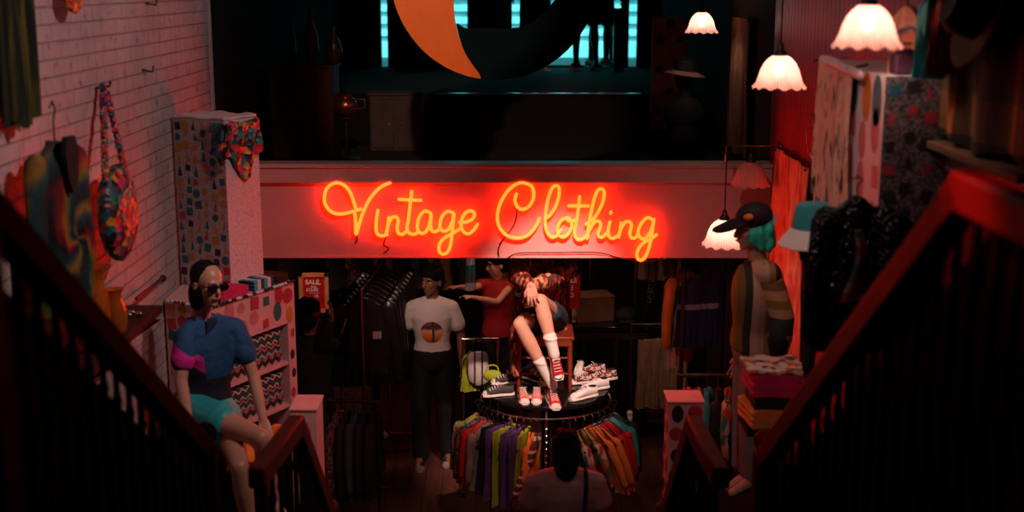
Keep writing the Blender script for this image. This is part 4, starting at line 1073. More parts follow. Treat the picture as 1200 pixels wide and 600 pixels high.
# seated mannequin
t = thing('display_plinth', 'dark plinth with an orange cloth top that the sunglasses mannequin sits on', 'plinth', (-1.6, 6.56, 0))
m = MB(); m.box((-1.6, 6.56, 0.77), (0.72, 0.62, 1.54)); m.build('plinth_body', 'dkwood', t, world=True, bevel=0.01)
m = MB(); m.slab(lambda u, v: (-1.35 + (u - .5) * 0.24, 6.56 + (v - .5) * 0.66, 1.558 + 0.006 * sin(u * 20 + v * 9) - 0.03 * (max(0, u - .96) + max(0, abs(v - .5) - .46)) * 20), 24, 20, 0.02); m.build('plinth_cloth', 'orange', t, world=True)

o0 = (-1.6, 6.5, 1.58)
J = dict(pelvis=P(238, 470, 6.62), chest=P(244, 416, 6.58), neck=P(234, 368, 6.55), hipL=P(222, 478, 6.52), hipR=P(262, 484, 6.64),
         shL=P(217, 394, 6.44), shR=P(276, 384, 6.64), elL=P(212, 446, 6.36), wrL=P(222, 500, 6.28), elR=P(297, 440, 6.62), wrR=P(309, 494, 6.52),
         knL=P(306, 513, 6.18), anL=P(322, 590, 6.30), knR=P(281, 547, 6.08), anR=P(296, 640, 6.16), toeL=P(338, 615, 6.20), toeR=P(312, 665, 6.08),
         headM=headM(P(244, 334, 6.50), (0.72, -0.69, -0.08), 0.0, 0.05, 1.0),
         handR=dict(d=(0.15, -0.35, -0.55), pn=(0, 0.5, -1), th=(-1, 0, 0), curl=0.1), handL=dict(d=(0.3, -0.2, -1), pn=(1, 0, 0), th=(0, -1, 0)))
J = local(J, o0)
t = thing('seated_mannequin', 'seated mannequin with dark sunglasses, blue and black polo with a magenta band and teal shorts', 'mannequin', o0)
m = MB(); body_shapes(m, J, 0.92); m.build('body', 'manskin', t, vox=0.007)
pm = Mt('colour_block_polo', 0.8); x = pm.co(); ctr = local(dict(a=P(221, 417, 6.45)), o0)['a']; mid = local(dict(a=P(243, 444, 6.5)), o0)['a']
f = pm.math('ADD', pm.math('SUBTRACT', x[2], ctr.z), pm.math('MULTIPLY', pm.math('SUBTRACT', x[0], ctr.x), 0.72))
left = pm.math('LESS_THAN', x[0], mid.x); band = pm.math('LESS_THAN', pm.math('ABSOLUTE', f), 0.046); low = pm.math('LESS_THAN', f, -0.046)
zlow = pm.math('LESS_THAN', x[2], mid.z + 0.0)
blue = pm.ramp(pm.noise(8, 3), [(0.3, (0.008, 0.045, 0.12)), (0.7, (0.016, 0.085, 0.21))])
lc = pm.mix(low, pm.mix(band, blue, (0.60, 0.015, 0.26)), (0.010, 0.010, 0.025))
rc = pm.mix(zlow, blue, (0.010, 0.010, 0.025))
pm.color(pm.mix(left, rc, lc)); pm.bump(pm.noise(14, 4), 0.7, 0.02); MAT['polo'] = pm.m
m = MB(); top_shapes(m, J, 0.94, hem=-0.06, sleeve=0.55, add=0.012); m.build('polo_shirt', 'polo', t, vox=0.008)
m = MB(); nk = J['neck']
for sx in (-1, 1):
    m.slab(lambda u, v: nk + Vector((sx * (0.03 + 0.05 * u) + 0.025, -0.07 - 0.02 * v + .02 * u, -0.015 - 0.06 * v * (1.4 - u) + 0.01)), 6, 6, 0.008)
m.build('collar', 'navy', t)
m = MB(); leg_shapes(m, J, 0.92, to=0.46, wide=0.02); m.build('shorts', plain('teal_shiny_cotton', (0.02, 0.32, 0.33), 0.5), t, vox=0.008)
hm = J['headM']
m = MB(); m.ell((0, 0.030, 0.045), (0.080, 0.090, 0.085), M=hm); m.ell((0, 0.060, -0.045), (0.076, 0.055, 0.085), M=hm); m.ell((0.052, 0.025, -0.055), (0.034, 0.060, 0.085), M=hm); m.ell((-0.052, 0.025, -0.055), (0.034, 0.060, 0.085), M=hm)
m.build('hair', 'hair', t, vox=0.008)
m = MB()
for sx in (-1, 1):
    m.ell((0.034 * sx, -0.094, 0.010), (0.033, 0.008, 0.024), M=hm); m.tube([(0.062 * sx, -0.092, 0.016), (0.084 * sx, -0.03, 0.014), (0.082 * sx, 0.03, 0.006)], 0.004, seg=6, M=hm)
m.tube([(-0.01, -0.10, 0.014), (0.01, -0.10, 0.014)], 0.005, seg=6, M=hm)
o = m.build('sunglasses', 'blackgloss', t)
m = MB(); m.ell((0, -0.089, -0.050), (0.022, 0.007, 0.006), M=hm); m.build('lips', 'p_pink', t)

t = thing('pink_display_pillar', 'narrow pink pillar with a black oval print beside the left lower railing', 'pillar', (-1.135, 6.75, 0))
m = MB(); m.box((-1.135, 6.75, 0.865), (0.14, 0.24, 1.73), 0)
print_panel(m, (-1.205, 6.63, 0.82), (1, 0, 0), UP, 0.14, 0.9, 1, 4, 4, kinds=('oval',), cols=(4, 6), size=0.40, nrm=Vector((0, -1, 0))); m.build('pillar_body', PRINTS, t, world=True, smooth=False)
m = MB(); m.box((-1.135, 6.75, 1.736), (0.155, 0.255, 0.012)); m.build('pillar_cap', 'pinkpaper', t, world=True, bevel=0.003)

# ------------------------------------------------------------------ right side
t = thing('polka_display_box', 'display box with large polka dots and dark speckled front high by the red wall', 'display box', (1.6, 5.5, 0))
m = MB(); X0, X1, Y0, Y1, Z0, Z1 = 1.45, 1.735, 5.0, 6.08, 2.93, 3.65
v8 = [(X0, Y0, Z0), (X1, Y0, Z0), (X1, Y1, Z0), (X0, Y1, Z0), (X0, Y0, Z1), (X1, Y0, Z1), (X1, Y1, Z1), (X0, Y1, Z1)]
m.add(v8, [(0, 3, 2, 1), (4, 5, 6, 7), (1, 2, 6, 5), (2, 3, 7, 6), (3, 0, 4, 7)], 7); m.add(v8, [(0, 1, 5, 4)], 9)
print_panel(m, (X0, Y1, Z0), (0, -1, 0), UP, Y1 - Y0, Z1 - Z0, 6, 4, 12, kinds=('oval', 'square', 'oval'), cols=(6, 3, 6, 1, 3), size=0.42, nrm=Vector((-1, 0, 0)))
print_panel(m, (X0, Y0, Z0), (1, 0, 0), UP, X1 - X0, Z1 - Z0, 4, 7, 14, kinds=('square', 'square', 'square', 'tri'), cols=(4, 1, 4, 4, 2), size=0.42, nrm=Vector((0, -1, 0)))
m.build('box_body', PRINTS, t, world=True, smooth=False)
m = MB(); m.box((1.68, 5.6, 1.465), (0.1, 0.8, 2.93)); m.build('support_panel', 'dkwood', t, world=True)
drape('draped_shirt', 'pale pink tie dye cloth draped over the far end of the polka box', 'cloth', 1.425, 5.38, 6.02, 3.02, 3.665, 'palestreak', 4, 0.016, sag=0.0)
m = MB(); m.tube(spline([P(964, 70, 5.9) + Vector((0, 0, .0)), P(975, 72, 5.75), P(990, 80, 5.5), P(1008, 88, 5.25)], 6), [0.022] * 19, seg=10, flat=((1, 0, 0), 0.8))
o = m.build('rolled_scarf', 'whitepaper', base=P(985, 82, 5.5)); tag(o, 'pale rolled scarf lying along the top edge of the polka box', 'scarf')

hs = (1.36, 5.64)
hatz = P(952, 268, 5.62).z
t = thing('hat_mannequin', 'dark mannequin head and bust on a pole under the teal bucket hat', 'mannequin', (hs[0], hs[1], 0))
m = MB(); hM = headM((0, 0, hatz - 0.045), (-0.9, -0.45, 0)); head_shapes(m, hM); m.tube([(0, 0, hatz - 0.1), (0.01, 0, hatz - 0.26)], [0.05, 0.055])
m.tube([(0, 0, hatz - 0.2), (0, 0, hatz - 0.66)], [0.045, 0.03]); m.build('bust', 'black', t, vox=0.008)
m = MB(); m.tube([(0, 0, 0.02), (0, 0, hatz - 0.6)], 0.02, seg=12); m.build('pole', 'iron', t)
m = MB(); m.lathe([(0.17, 0), (0.17, 0.015), (0.03, 0.03)], seg=28); m.build('base', 'iron', t)
t = thing('bucket_hat', 'teal bucket hat with a white brim on the dark mannequin head', 'hat', (hs[0], hs[1], hatz - 0.05))
m = MB(); m.lathe([(0.02, 0.165), (0.075, 0.160), (0.092, 0.145), (0.108, 0.045), (0.104, 0.045), (0.088, 0.141), (0.07, 0.155), (0.02, 0.16)], seg=32); m.build('crown', 'teal', t)
m = MB(); m.lathe([(0.106, 0.052), (0.165, -0.025), (0.163, -0.029), (0.103, 0.047), (0.106, 0.052)], seg=40, cap=False); m.build('brim', 'white', t)
m = MB(); m.box((0, -0.104, 0.10), (0.035, 0.006, 0.02)); m.build('hat_label', 'white', t)

t = hang('sequin_jacket', 'black sequinned jacket hanging below the polka box, beside the bucket hat', 'jacket', (1.345, 4.93, 3.19), 0.15, 'jacket', 0.27, 0.62, 'blacksequin', sl=0.45, hook=0.08, th=0.09, fold=0.03, drop=-0.02)
m = MB(); m.slab(lambda u, v: (-0.02 + 0.06 * (u - .5) * (0.4 + v) + 0.02 * sin(v * 4), -0.075 - 0.01 * sin(u * 6), -0.12 - 0.28 * v), 8, 14, 0.01)
m.build('lapel_scarf', stripes('mauve_teal_stripe', 2, 5.5, [(0.30, 0.20, 0.26), (0.16, 0.10, 0.13), (0.02, 0.16, 0.16), (0.25, 0.16, 0.2), (0.4, 0.02, 0.06)]), t)
t = hang('bead_fringe_vest', 'black studded vest hanging right of the sequinned jacket, above the rail corner', 'vest', (1.50, 4.90, 3.13), -0.1, 'vest', 0.24, 0.55, 'blacksequin', hook=0.08, th=0.07)

drape('dyed_wall_hanging', 'red and orange streaked dyed cloth hanging on the red wall behind the capped mannequin', 'wall hanging', 1.70, 7.28, 8.2, 1.75, 2.965, 'redstreak', 3, 0.018)
drape('plaid_blanket', 'brown and ochre plaid blanket hanging at the far right above the narrow shelf', 'blanket', 1.665, 4.1, 5.02, 3.42, 4.7, 'plaid', 3, 0.02)
t = thing('wall_shelf', 'brown narrow shelf on the red wall under the plaid blanket', 'shelf', (1.69, 4.6, 3.36))
m = MB(); m.box((1.685, 4.55, 3.385), (0.12, 0.95, 0.03)); m.build('shelf_board', 'coat', t, world=True, bevel=0.004)
m = MB(); m.box((1.72, 4.55, 3.33), (0.03, 0.93, 0.08)); m.build('shelf_rail', 'cap', t, world=True)
hp = PXW(1150, 18, 1.60)
t = thing('felt_hat', 'black wide brimmed felt hat at the top right over the plaid blanket', 'hat', hp)
MH = Matrix.Rotation(-1.25, 4, 'Y')
m = MB(); m.lathe([(0.09, 0.0), (0.085, 0.09), (0.06, 0.12), (0.01, 0.115)], seg=28, M=MH); m.build('crown', 'black', t)
m = MB(); m.lathe([(0.09, 0.004), (0.19, 0.012), (0.19, 0.004), (0.09, -0.004), (0.09, 0.004)], seg=36, cap=False, M=MH); m.build('brim', 'black', t)
hang('tie_dye_dress', 'pale pink tie dye dress hanging on the red wall right of the nearest lamp', 'dress', PXW(1064, 6, 1.56), -0.95, 'dress', 0.17, 0.50, 'tiedress', th=0.06)
hang('teal_top', 'teal top hanging on the red wall between the pale dress and the pink top', 'top', PXW(1093, -4, 1.56), -0.95, 'shirt', 0.12, 0.30, 'teal', th=0.06)
hang('pink_top', 'rose pink top hanging on the red wall beside the plaid blanket', 'top', PXW(1108, -2, 1.56), -0.95, 'shirt', 0.10, 0.27, 'p_red', th=0.06)
t = thing('velvet_bag', 'dark plum velvet bag standing on the polka box below the teal top', 'bag', (1.56, 5.10, 3.651))
m = MB(); m.box((0, 0, 0.04), (0.12, 0.09, 0.08)); m.ell((0, 0, 0.07), (0.06, 0.045, 0.03)); m.build('bag_body', plain('plum_velvet', (0.07, 0.015, 0.04), 0.6), t, bevel=0.02)
m = MB(); m.tube([(-0.035, 0, 0.08), (-0.02, 0, 0.12), (0.02, 0, 0.12), (0.035, 0, 0.08)], 0.004, seg=6); m.build('bag_handle', 'black', t)
m = MB(); m.tube(spline([P(952, 135, 7.3), P(946, 150, 7.3), P(947, 172, 7.3), P(958, 195, 7.3)], 5), 0.005, seg=6); m.tube([P(952, 135, 7.3), P(954, 134, 7.32)], 0.008, seg=6)
m.tube([P(946, 150, 7.3), (XR, 7.3, P(946, 150, 7.3).z)], 0.005, seg=6)
o = m.build('wire_hook', 'chrome', base=P(950, 160, 7.3)); tag(o, 'thin curved wire hook sticking out of the red wall above the dyed cloth', 'hook')

# capped mannequin with teal hair
o0 = (1.26, 6.6, 1.2)
J = dict(pelvis=P(885, 402, 6.66), chest=P(886, 352, 6.62), neck=P(888, 306, 6.62), hipL=P(880, 412, 6.74), hipR=P(888, 414, 6.58),
         shL=P(884, 325, 6.80), shR=P(902, 322, 6.47), elL=P(872, 376, 6.90), wrL=P(872, 416, 6.86), elR=P(917, 372, 6.44), wrR=P(911, 420, 6.40),
         knL=P(876, 480, 6.76), anL=P(880, 555, 6.76), knR=P(884, 485, 6.55), anR=P(887, 560, 6.56), toeL=P(854, 572, 6.72), toeR=P(858, 578, 6.5),
         headM=headM(P(881, 268, 6.60), (-0.93, -0.36, -0.05), 0.05, 0, 1.0), handR=dict(d=(-0.05, 0, -1), pn=(0, 1, 0), th=(-1, 0, 0)), handL=dict(d=(-0.5, 0, -1), pn=(0, -1, 0), th=(-1, 0, 0)))
J = local(J, o0)
t = thing('standing_mannequin', 'standing mannequin with teal hair, black cap and olive, cream and orange striped sweater', 'mannequin', o0)
m = MB(); body_shapes(m, J, 0.95); m.build('body', 'manskin', t, vox=0.008)
m = MB(); top_shapes(m, {k: v for k, v in J.items() if k[:2] not in ('el', 'wr')}, 0.96, hem=-0.02, add=0.026); m.build('sweater', stripes('olive_cream_panel_knit', 0, 4.2, [(0.03, 0.03, 0.02), (0.20, 0.15, 0.02), (0.14, 0.12, 0.03), (0.03, 0.03, 0.02), (0.50, 0.30, 0.22), (0.44, 0.26, 0.18), (0.30, 0.16, 0.04)], 0.15, 2, off=0.52), t, vox=0.009)
for q_ in 'LR':
    m = MB(); a, e, w = J['sh' + q_], J['el' + q_], J['wr' + q_]; m.tube([a + (a - J['neck']) * -0.1, a.lerp(e, .5), e, e.lerp(w, .45), e.lerp(w, .85)], [0.066, 0.066, 0.064, 0.066, 0.05], seg=14); m.build('sleeve', 'stripeknit', t, vox=0.009)
m = MB(); nk = J['neck']; m.lathe([(0.062, 0), (0.072, 0.018), (0.060, 0.04), (0.05, 0.02), (0.062, 0)], c=nk + Vector((0, 0, -0.03)), seg=24, cap=False); m.build('knit_collar', 'black', t)
m = MB(); w = J['wrR'] + Vector((0, 0, 0.03)); m.tube([w + Vector((0, 0, 0.07)), w], [0.058, 0.045], seg=14); m.build('cuff', 'black', t)
m = MB(); leg_shapes(m, J, 0.98, to=1.92, wide=0.022); m.build('trousers', 'grey', t, vox=0.009)
m = MB(); a = J['hipL'] + Vector((-0.075, -0.06, 0.03)); c = J['knL'] + Vector((-0.075, -0.06, 0)); m.tube([a, a.lerp(c, .5) + Vector((-.008, -.01, 0)), c, c + Vector((0, 0, -0.3))], 0.014, seg=8, flat=((0.3, 1, 0), 0.4)); m.build('side_stripe', 'mauve', t)
hm = J['headM']
m = MB()
hair_pts = [((0, .03, .045), (.083, .092, .070)), ((0, .055, -.02), (.080, .070, .085)), ((.055, .00, -.03), (.034, .058, .062)), ((-.055, .00, -.03), (.034, .058, .062)), ((.062, .03, -.06), (.032, .045, .05)), ((-.062, .03, -.06), (.032, .045, .05)), ((0, .08, -.075), (.06, .045, .05))]
for c, r in hair_pts: m.ell(c, r, M=hm)
rnd = random.Random(5)
for k in range(30):
    a = rnd.uniform(-0.4, pi + 0.4); m.ell((0.086 * cos(a), 0.03 + 0.075 * sin(a), rnd.uniform(-0.1, 0.0)), (0.020, 0.020, 0.034), M=hm, u=8, v=6)
m.build('hair', 'tealhair', t, vox=0.007, sm=2)
m = MB(); m.ell((0, 0.018, 0.062), (0.090, 0.104, 0.078), M=hm); m.tube([(0, -0.085, 0.045), (0, -0.17, 0.030)], [0.075, 0.062], seg=20, flat=(tuple((hm.to_3x3() @ Vector((0, 0.15, 1)))), 0.16), M=hm)
cp = m.build('cap', 'black', t, vox=0.006, sm=2)
m = MB(); pc = Vector((0.066, -0.055, 0.082)); m.ell(pc, (0.026, 0.026, 0.018), M=hm); m.build('cap_patch', 'orange', cp)
m = MB(); m.box((0.055, 0.108, 0.045), (0.004, 0.022, 0.06), M=hm); m.build('price_tag', 'whitepaper', cp)
m = MB(); m.ell((0, -0.089, -0.050), (0.021, 0.007, 0.006), M=hm); m.build('lips', 'p_pink', t)
t = thing('display_plinth', 'dark plinth that the standing capped mannequin stands on', 'plinth', (1.27, 6.62, 0))
m = MB(); m.box((0, 0, 0.55), (0.44, 0.46, 1.10)); m.build('plinth_body', 'dkwood', t, bevel=0.008)
m = MB(); m.box((0, 0, 1.13), (0.47, 0.49, 0.06)); m.build('plinth_top', 'dkwood', t, bevel=0.008)

cx, cy = 1.235, 5.82
t = thing('display_stand', 'dark square stand carrying the folded clothes in front of the capped mannequin', 'stand', (cx, cy, 0))
m = MB(); m.box((0, 0, 0.02), (0.3, 0.3, 0.04)); m.build('base', 'dkwood', t)
m = MB(); m.box((0, 0, 0.98), (0.07, 0.07, 1.88)); m.build('post', 'dkwood', t)
m = MB(); m.box((0, 0, 1.94), (0.26, 0.24, 0.04)); m.build('top', 'dkwood', t)
folded('folded_sweater', 'orange folded sweater at the bottom of the pile on the square stand', 'sweater', (cx - 0.01, cy, 1.961), (1, 0.1), 0.25, 0.25, 0.09, 'orange', 3)
folded('folded_sweater', 'black folded sweater in the middle of the pile on the square stand', 'sweater', (cx + 0.01, cy, 2.053), (1, 0), 0.24, 0.25, 0.06, 'black', 4)
folded('folded_sweater', 'magenta folded sweater in the pile on the square stand', 'sweater', (cx, cy, 2.115), (1, 0), 0.25, 0.26, 0.11, 'magenta', 5)
m = MB(); m.slab(lambda u, v: ((u - .5) * 0.27, (v - .5) * 0.26, 0.008 + 0.006 * sin(u * 12) * cos(v * 9)), 20, 20, 0.014)
o = m.build('printed_cloth', speckle('orange_flower_cloth', [(0.7, 0.55, 0.5), (0.7, 0.16, 0.04), (0.7, 0.55, 0.5), (0.14, 0.03, 0.02), (0.5, 0.12, 0.04), (0.7, 0.55, 0.5)], 26)); o.location = (cx, cy, 2.228)
tag(o, 'white cloth with orange flowers lying on top of the magenta sweater', 'cloth')
t = thing('dotted_display_pillar', 'pink pillar with red and black polka dots near the right lower railing', 'pillar', (1.02, 7.25, 0))
m = MB(); m.box((0, 0, 0.8), (0.2, 0.2, 1.6), 0)
for n_, o_, u_ in ((Vector((0, -1, 0)), (-0.1, -0.1, 0.6), (1, 0, 0)), (Vector((-1, 0, 0)), (-0.1, 0.1, 0.6), (0, -1, 0))):
    print_panel(m, o_, u_, UP, 0.2, 1.0, 2, 8, 4, kinds=('oval', 'circle'), cols=(2, 4, 2), size=0.4, nrm=n_)
m.build('pillar_body', PRINTS, t, smooth=False)
m = MB(); m.box((0, 0, 1.606), (0.22, 0.22, 0.012)); m.build('pillar_cap', 'pinkpaper', t, bevel=0.003)

# ------------------------------------------------------------------ round display in the middle
TX, TY, TZ = 0.25, 9.0, 1.10
t = thing('round_display_table', 'round glossy black display table with a chrome hoop, carrying the chair and shoes', 'table', (TX, TY, 0))
m = MB(); m.lathe([(0.44, -0.03), (0.458, -0.024), (0.458, -0.004), (0.45, 0)], c=(0, 0, TZ), seg=72); m.build('tabletop', 'blackgloss', t)
RZ = 1.02; RR = 0.475
m = MB(); pts = [(RR * cos(2 * pi * k / 64), RR * sin(2 * pi * k / 64), RZ) for k in range(65)]; m.tube(pts, 0.009, seg=8, round_=False); m.build('hoop_rail', 'chrome', t)
for k, a in enumerate((-91, 30, 150)):
    a = radians(a); x, y = RR * cos(a), RR * sin(a)
    m = MB(); m.tube([(x, y, RZ), (x, y, 0.03)], 0.011, seg=10)
    for z in range(16): m.lathe([(0.011, -0.006), (0.015, 0), (0.011, 0.006)], c=(x, y, 0.20 + z * 0.05), seg=10)
    m.build('post', 'chrome', t)
    m = MB(); m.tube([(x, y, RZ), (x * 0.93, y * 0.93, TZ - 0.03)], 0.008, seg=8); m.build('strut', 'chrome', t)
m = MB(); m.tube([(0, 0, TZ - 0.03), (0, 0, 0.05)], 0.03, seg=14); m.build('column', 'iron', t)
m = MB(); m.lathe([(0.42, 0), (0.42, 0.02), (0.06, 0.05)], seg=48); m.build('base', 'iron', t)

def ringwear(deg, L, mat, label, kind='skirt', tilt=0.0, w=0.34, th=0.045, r=None, nm_='skirt', cat='skirt', dz=0.0, seed=0, z=0.93, fold=0.012):
    """Garment on a hanger hooked to the hoop, hanging edge on, shoulder line along the radius."""
    a = radians(deg); r = r or RR + 0.03
    t = thing(nm_, label, cat, (TX + r * cos(a), TY + r * sin(a), z), a, 'clothes on the round rack')
    hanger(t, min(w, 0.36), 0.0, hook=RZ - z + 0.012)
    m = MB(); garment(m, kind, w, L, seed, th, fold)
    if tilt:
        m.v = [Vector((p.x, p.y + tilt * p.z, p.z)) for p in m.v]
    m.build('cloth', mat, t)
    if kind in ('shirt', 'jacket'):
        for sd in (-1, 1):
            m = MB(); m.side = sd; sleeves(m, w * .9, L * 0.62, -0.02, 0.035, 0.9)
            if tilt: m.v = [Vector((p.x, p.y + tilt * p.z, p.z)) for p in m.v]
            m.build('sleeve', mat, t)
    return t
G = [(-172, .50, 'tropical', 'tropical print shirt at the far left end of the round rack', 'shirt', 0.0),
     (-162, .48, 'floral', 'dark floral shirt second from the left on the round rack', 'shirt', -.05),
     (-154, .44, 'red', 'red shirt on the left side of the round rack', 'shirt', -.10),
     (-147, .46, 'greywash', 'grey washed shirt right of the red one on the round rack', 'shirt', -.12),
     (-139, .50, 'black', 'black skirt on the left front of the round rack', 'skirt', 0),
     (-133, .52, 'purple', 'darker purple trousers between black skirt and lime trousers', 'trousers', 0),
     (-127, .54, 'lime', 'leftmost lime green trousers on the round rack', 'trousers', 0),
     (-121, .55, 'purple', 'left of the two neighbouring purple trousers in the middle of the rack', 'trousers', 0),
     (-115, .55, 'purple', 'right of the two neighbouring purple trousers in the middle of the rack', 'trousers', 0),
     (-109, .54, 'lime', 'lime green trousers right of the purple ones', 'trousers', .05),
     (-103, .30, 'orange', 'short orange top behind the striped shirt on the round rack', 'shirt', .0),
     (-98, .48, 'greystripe', 'brown and white striped shirt left of the chrome front post', 'shirt', .30),
     (-78, .42, 'black', 'black shirt right of the chrome front post', 'shirt', 0),
     (-68, .46, 'tropical', 'green and white tropical shirt right of the woman seen from behind', 'shirt', -.25),
     (-60, .44, 'tropical', 'second green and white tropical shirt, partly under the orange one', 'shirt', -.35),
     (-52, .50, 'orange', 'bright orange shirt on the right side of the round rack', 'shirt', -.42),
     (-45, .50, 'orange', 'orange shirt pressed against the red one on the rack', 'shirt', -.42),
     (-38, .46, 'red', 'bright red shirt on the right side of the round rack', 'shirt', -.30),
     (-29, .46, 'red', 'rearmost red shirt at the right of the round rack', 'shirt', -.2),
     (-20, .40, 'teal', 'teal shirt behind the red shirts on the round rack', 'shirt', -.1),
     (-9, .52, 'black', 'black shirt at the right end of the round rack', 'shirt', 0)]
for i, (dg, L, mt, lb, kd, tl) in enumerate(G):
    nm_ = {'skirt': 'skirt', 'trousers': 'hanging_trousers', 'shirt': 'hanging_shirt'}[kd]
    ringwear(dg, L, mt, lb, kd, tl, seed=i, nm_=nm_, cat='shirt' if kd == 'shirt' else ('trousers' if kd == 'trousers' else 'skirt'), th=0.05 if kd != 'shirt' else 0.06, w=0.32 if kd != 'shirt' else 0.36)
m = MB(); m.tube(spline([(0, 0, 0), (0.02, 0, -0.2), (0.05, 0, -0.42)], 5), [0.022, 0.018, 0.014] + [0.012] * 8, seg=8, flat=((0, 1, 0), .4))
o = m.build('hanging_belt', stripes('pale_snake_belt', 2, 22, [(0.5, 0.42, 0.32), (0.25, 0.2, 0.14)])); o.location = P(738, 484, 8.95); tag(o, 'pale snakeskin belt hanging at the right end of the round rack', 'belt')

# chair on the table
t = thing('wooden_chair', 'red brown wooden chair standing on the round black table', 'chair', (0.235, 9.08, TZ))
m = MB(); m.box((0, 0, 0.40), (0.43, 0.38, 0.028)); m.build('seat', 'chairwood', t, bevel=0.008)
m = MB(); m.box((0, -0.175, 0.365), (0.37, 0.02, 0.045)); m.box((-0.19, 0, 0.365), (0.02, 0.33, 0.045)); m.box((0.19, 0, 0.365), (0.02, 0.33, 0.045)); m.box((0, 0.17, 0.365), (0.37, 0.02, 0.045)); m.build('seat_frame', 'chairwood', t)
for sx in (-1, 1):
    m = MB(); m.tube([(sx * 0.185, -0.165, 0.385), (sx * 0.185, -0.165, 0.2), (sx * 0.188, -0.17, 0.0)], [0.019, 0.017, 0.013], seg=10, round_=False); m.build('leg', 'chairwood', t)
    m = MB(); m.tube([(sx * 0.18, 0.165, 0.0), (sx * 0.18, 0.17, 0.39), (sx * 0.18, 0.215, 0.86)], [0.013, 0.018, 0.015], seg=10, round_=False); m.build('leg', 'chairwood', t)
for z in (0.13, 0.25):
    m = MB(); m.tube([(-0.185, -0.165, z), (0.185, -0.165, z)], 0.008, seg=8); m.build('stretcher', 'chairwood', t)
for sx in (-1, 1):
    m = MB(); m.tube([(sx * 0.185, -0.165, 0.16), (sx * 0.18, 0.165, 0.16)], 0.008, seg=8); m.build('stretcher', 'chairwood', t)
m = MB(); m.box((0, 0.205, 0.80), (0.36, 0.02, 0.09)); m.box((0, 0.190, 0.62), (0.36, 0.016, 0.04)); m.build('backrest', 'chairwood', t)

# seated figure with crossed legs
o0 = (0.235, 9.05, 1.51)
J = dict(pelvis=(.235, 9.12, 1.615), chest=(.228, 9.07, 1.88), neck=(.222, 9.06, 2.10), hipL=(.15, 9.10, 1.60), hipR=(.325, 9.10, 1.60),
         shL=(.055, 9.04, 2.035), shR=(.39, 9.04, 2.035), elL=P(604, 323, 8.84), wrL=P(622, 334, 8.56), elR=P(664, 318, 8.86), wrR=P(622, 336, 8.63),
         knR=P(633, 352, 8.60), anR=P(650, 416, 8.52), knL=P(609, 380, 8.66), anL=P(648, 452, 8.64),
         headM=headM((.222, 9.03, 2.245), (0, -1, -.1), s=0.95),
         handL=dict(d=(0.16, -0.30, -1), pn=(0, 1, 0.1), th=(-1, 0, 0), curl=0.30, s=1.0), handR=dict(d=(-0.16, -0.12, -1), pn=(0, 1, 0), th=(1, 0, 0), curl=0.18, s=1.0))
J = local(J, o0)
t = thing('person', 'person sitting cross legged on the chair in paisley coat, denim shorts and red trainers', 'person', o0)
m = MB(); body_shapes(m, J, 0.93); m.build('body', 'skin', t, vox=0.0045, sm=2)
m = MB()
for hk, wk in (('handL', 'wrL'), ('handR', 'wrR')):
    h = J[hk]; d_ = Vector(h['d']).normalized(); pn_ = Vector(h['pn']); pn_ = (pn_ - d_ * pn_.dot(d_)).normalized(); sd_ = Vector(h['th']); sd_ = (sd_ - d_ * sd_.dot(d_) - pn_ * sd_.dot(pn_)).normalized()
    for i, L_ in enumerate([0.072, 0.080, 0.074, 0.058]):
        p_ = J[wk] + d_ * (0.088 - 0.004 * abs(i - 1)) * 0.93 + sd_ * (1.5 - i) * 0.0212 * 0.93; dd_ = (d_ + sd_ * (1.5 - i) * 0.09).normalized(); a_ = 0.0
        for sg, fr_ in enumerate((0.42, 0.32, 0.26)): a_ += h['curl'] * (0.7 if sg == 0 else 1.0); p_ = p_ + (dd_ * cos(a_) + pn_ * sin(a_)) * L_ * 0.93 * fr_
        m.ell(p_ - (pn_ * cos(a_) - dd_ * sin(a_)) * 0.0035 - (dd_ * cos(a_) + pn_ * sin(a_)) * 0.001, 0.0056, u=8, v=6)
nl = m.build('fingernails', 'p_black', t); nl['label'] = 'dark painted fingernails'
m = MB(); leg_shapes(m, J, 0.92, to=0.42, wide=0.012); m.build('shorts', 'denim', t, vox=0.008)
m = MB(); top_shapes(m, J, 0.95, hem=-0.05, long=True, cuff=0.88, puff=0.014, add=0.018)
lc = lambda px, py, Y: P(px, py, Y) - Vector(o0)
for side in (((606, 338), (598, 375), (604, 436), 9.0), ((658, 345), (668, 372), (670, 392), 9.0)):
    pass
m.loft([[c + Vector((rx * cos(a), ry * sin(a), 0)) for a in [2 * pi * k / 16 for k in range(16)]] for c, rx, ry in
        ((lc(612, 345, 9.1), .05, .09), (lc(606, 372, 9.08), .05, .11), (lc(603, 400, 9.02), .04, .12), (lc(605, 437, 8.98), .042, .13))])
m.loft([[c + Vector((rx * cos(a), ry * sin(a), 0)) for a in [2 * pi * k / 16 for k in range(16)]] for c, rx, ry in
        ((lc(650, 345, 9.14), .045, .10), (lc(657, 368, 9.18), .04, .10), (lc(663, 392, 9.18), .03, .09))])
m.build('patterned_coat', 'patterned', t, vox=0.009)
m = MB(); hair_shapes(m, J['headM'], 1.05); m.build('hair', 'hair', t, vox=0.008)
face_parts(t, J['headM'])
m = MB(); rnd = random.Random(1)
def sock(a, b, e):
    m = MB(); m.tube([a, a.lerp(b, .5), b, e], [0.048, 0.043, 0.039, 0.036], seg=14)
    for k in range(2): m.tube([a.lerp(b, .12 + .1 * k) + Vector((0.0495 * cos(q_), 0.0495 * sin(q_), 0)) for q_ in [2 * pi * i / 14 for i in range(15)]], 0.003, seg=5)
    return m.build('sock', 'white', t, vox=0.005, sm=2)
kr, ar, kl, al = J['knR'], J['anR'], J['knL'], J['anL']
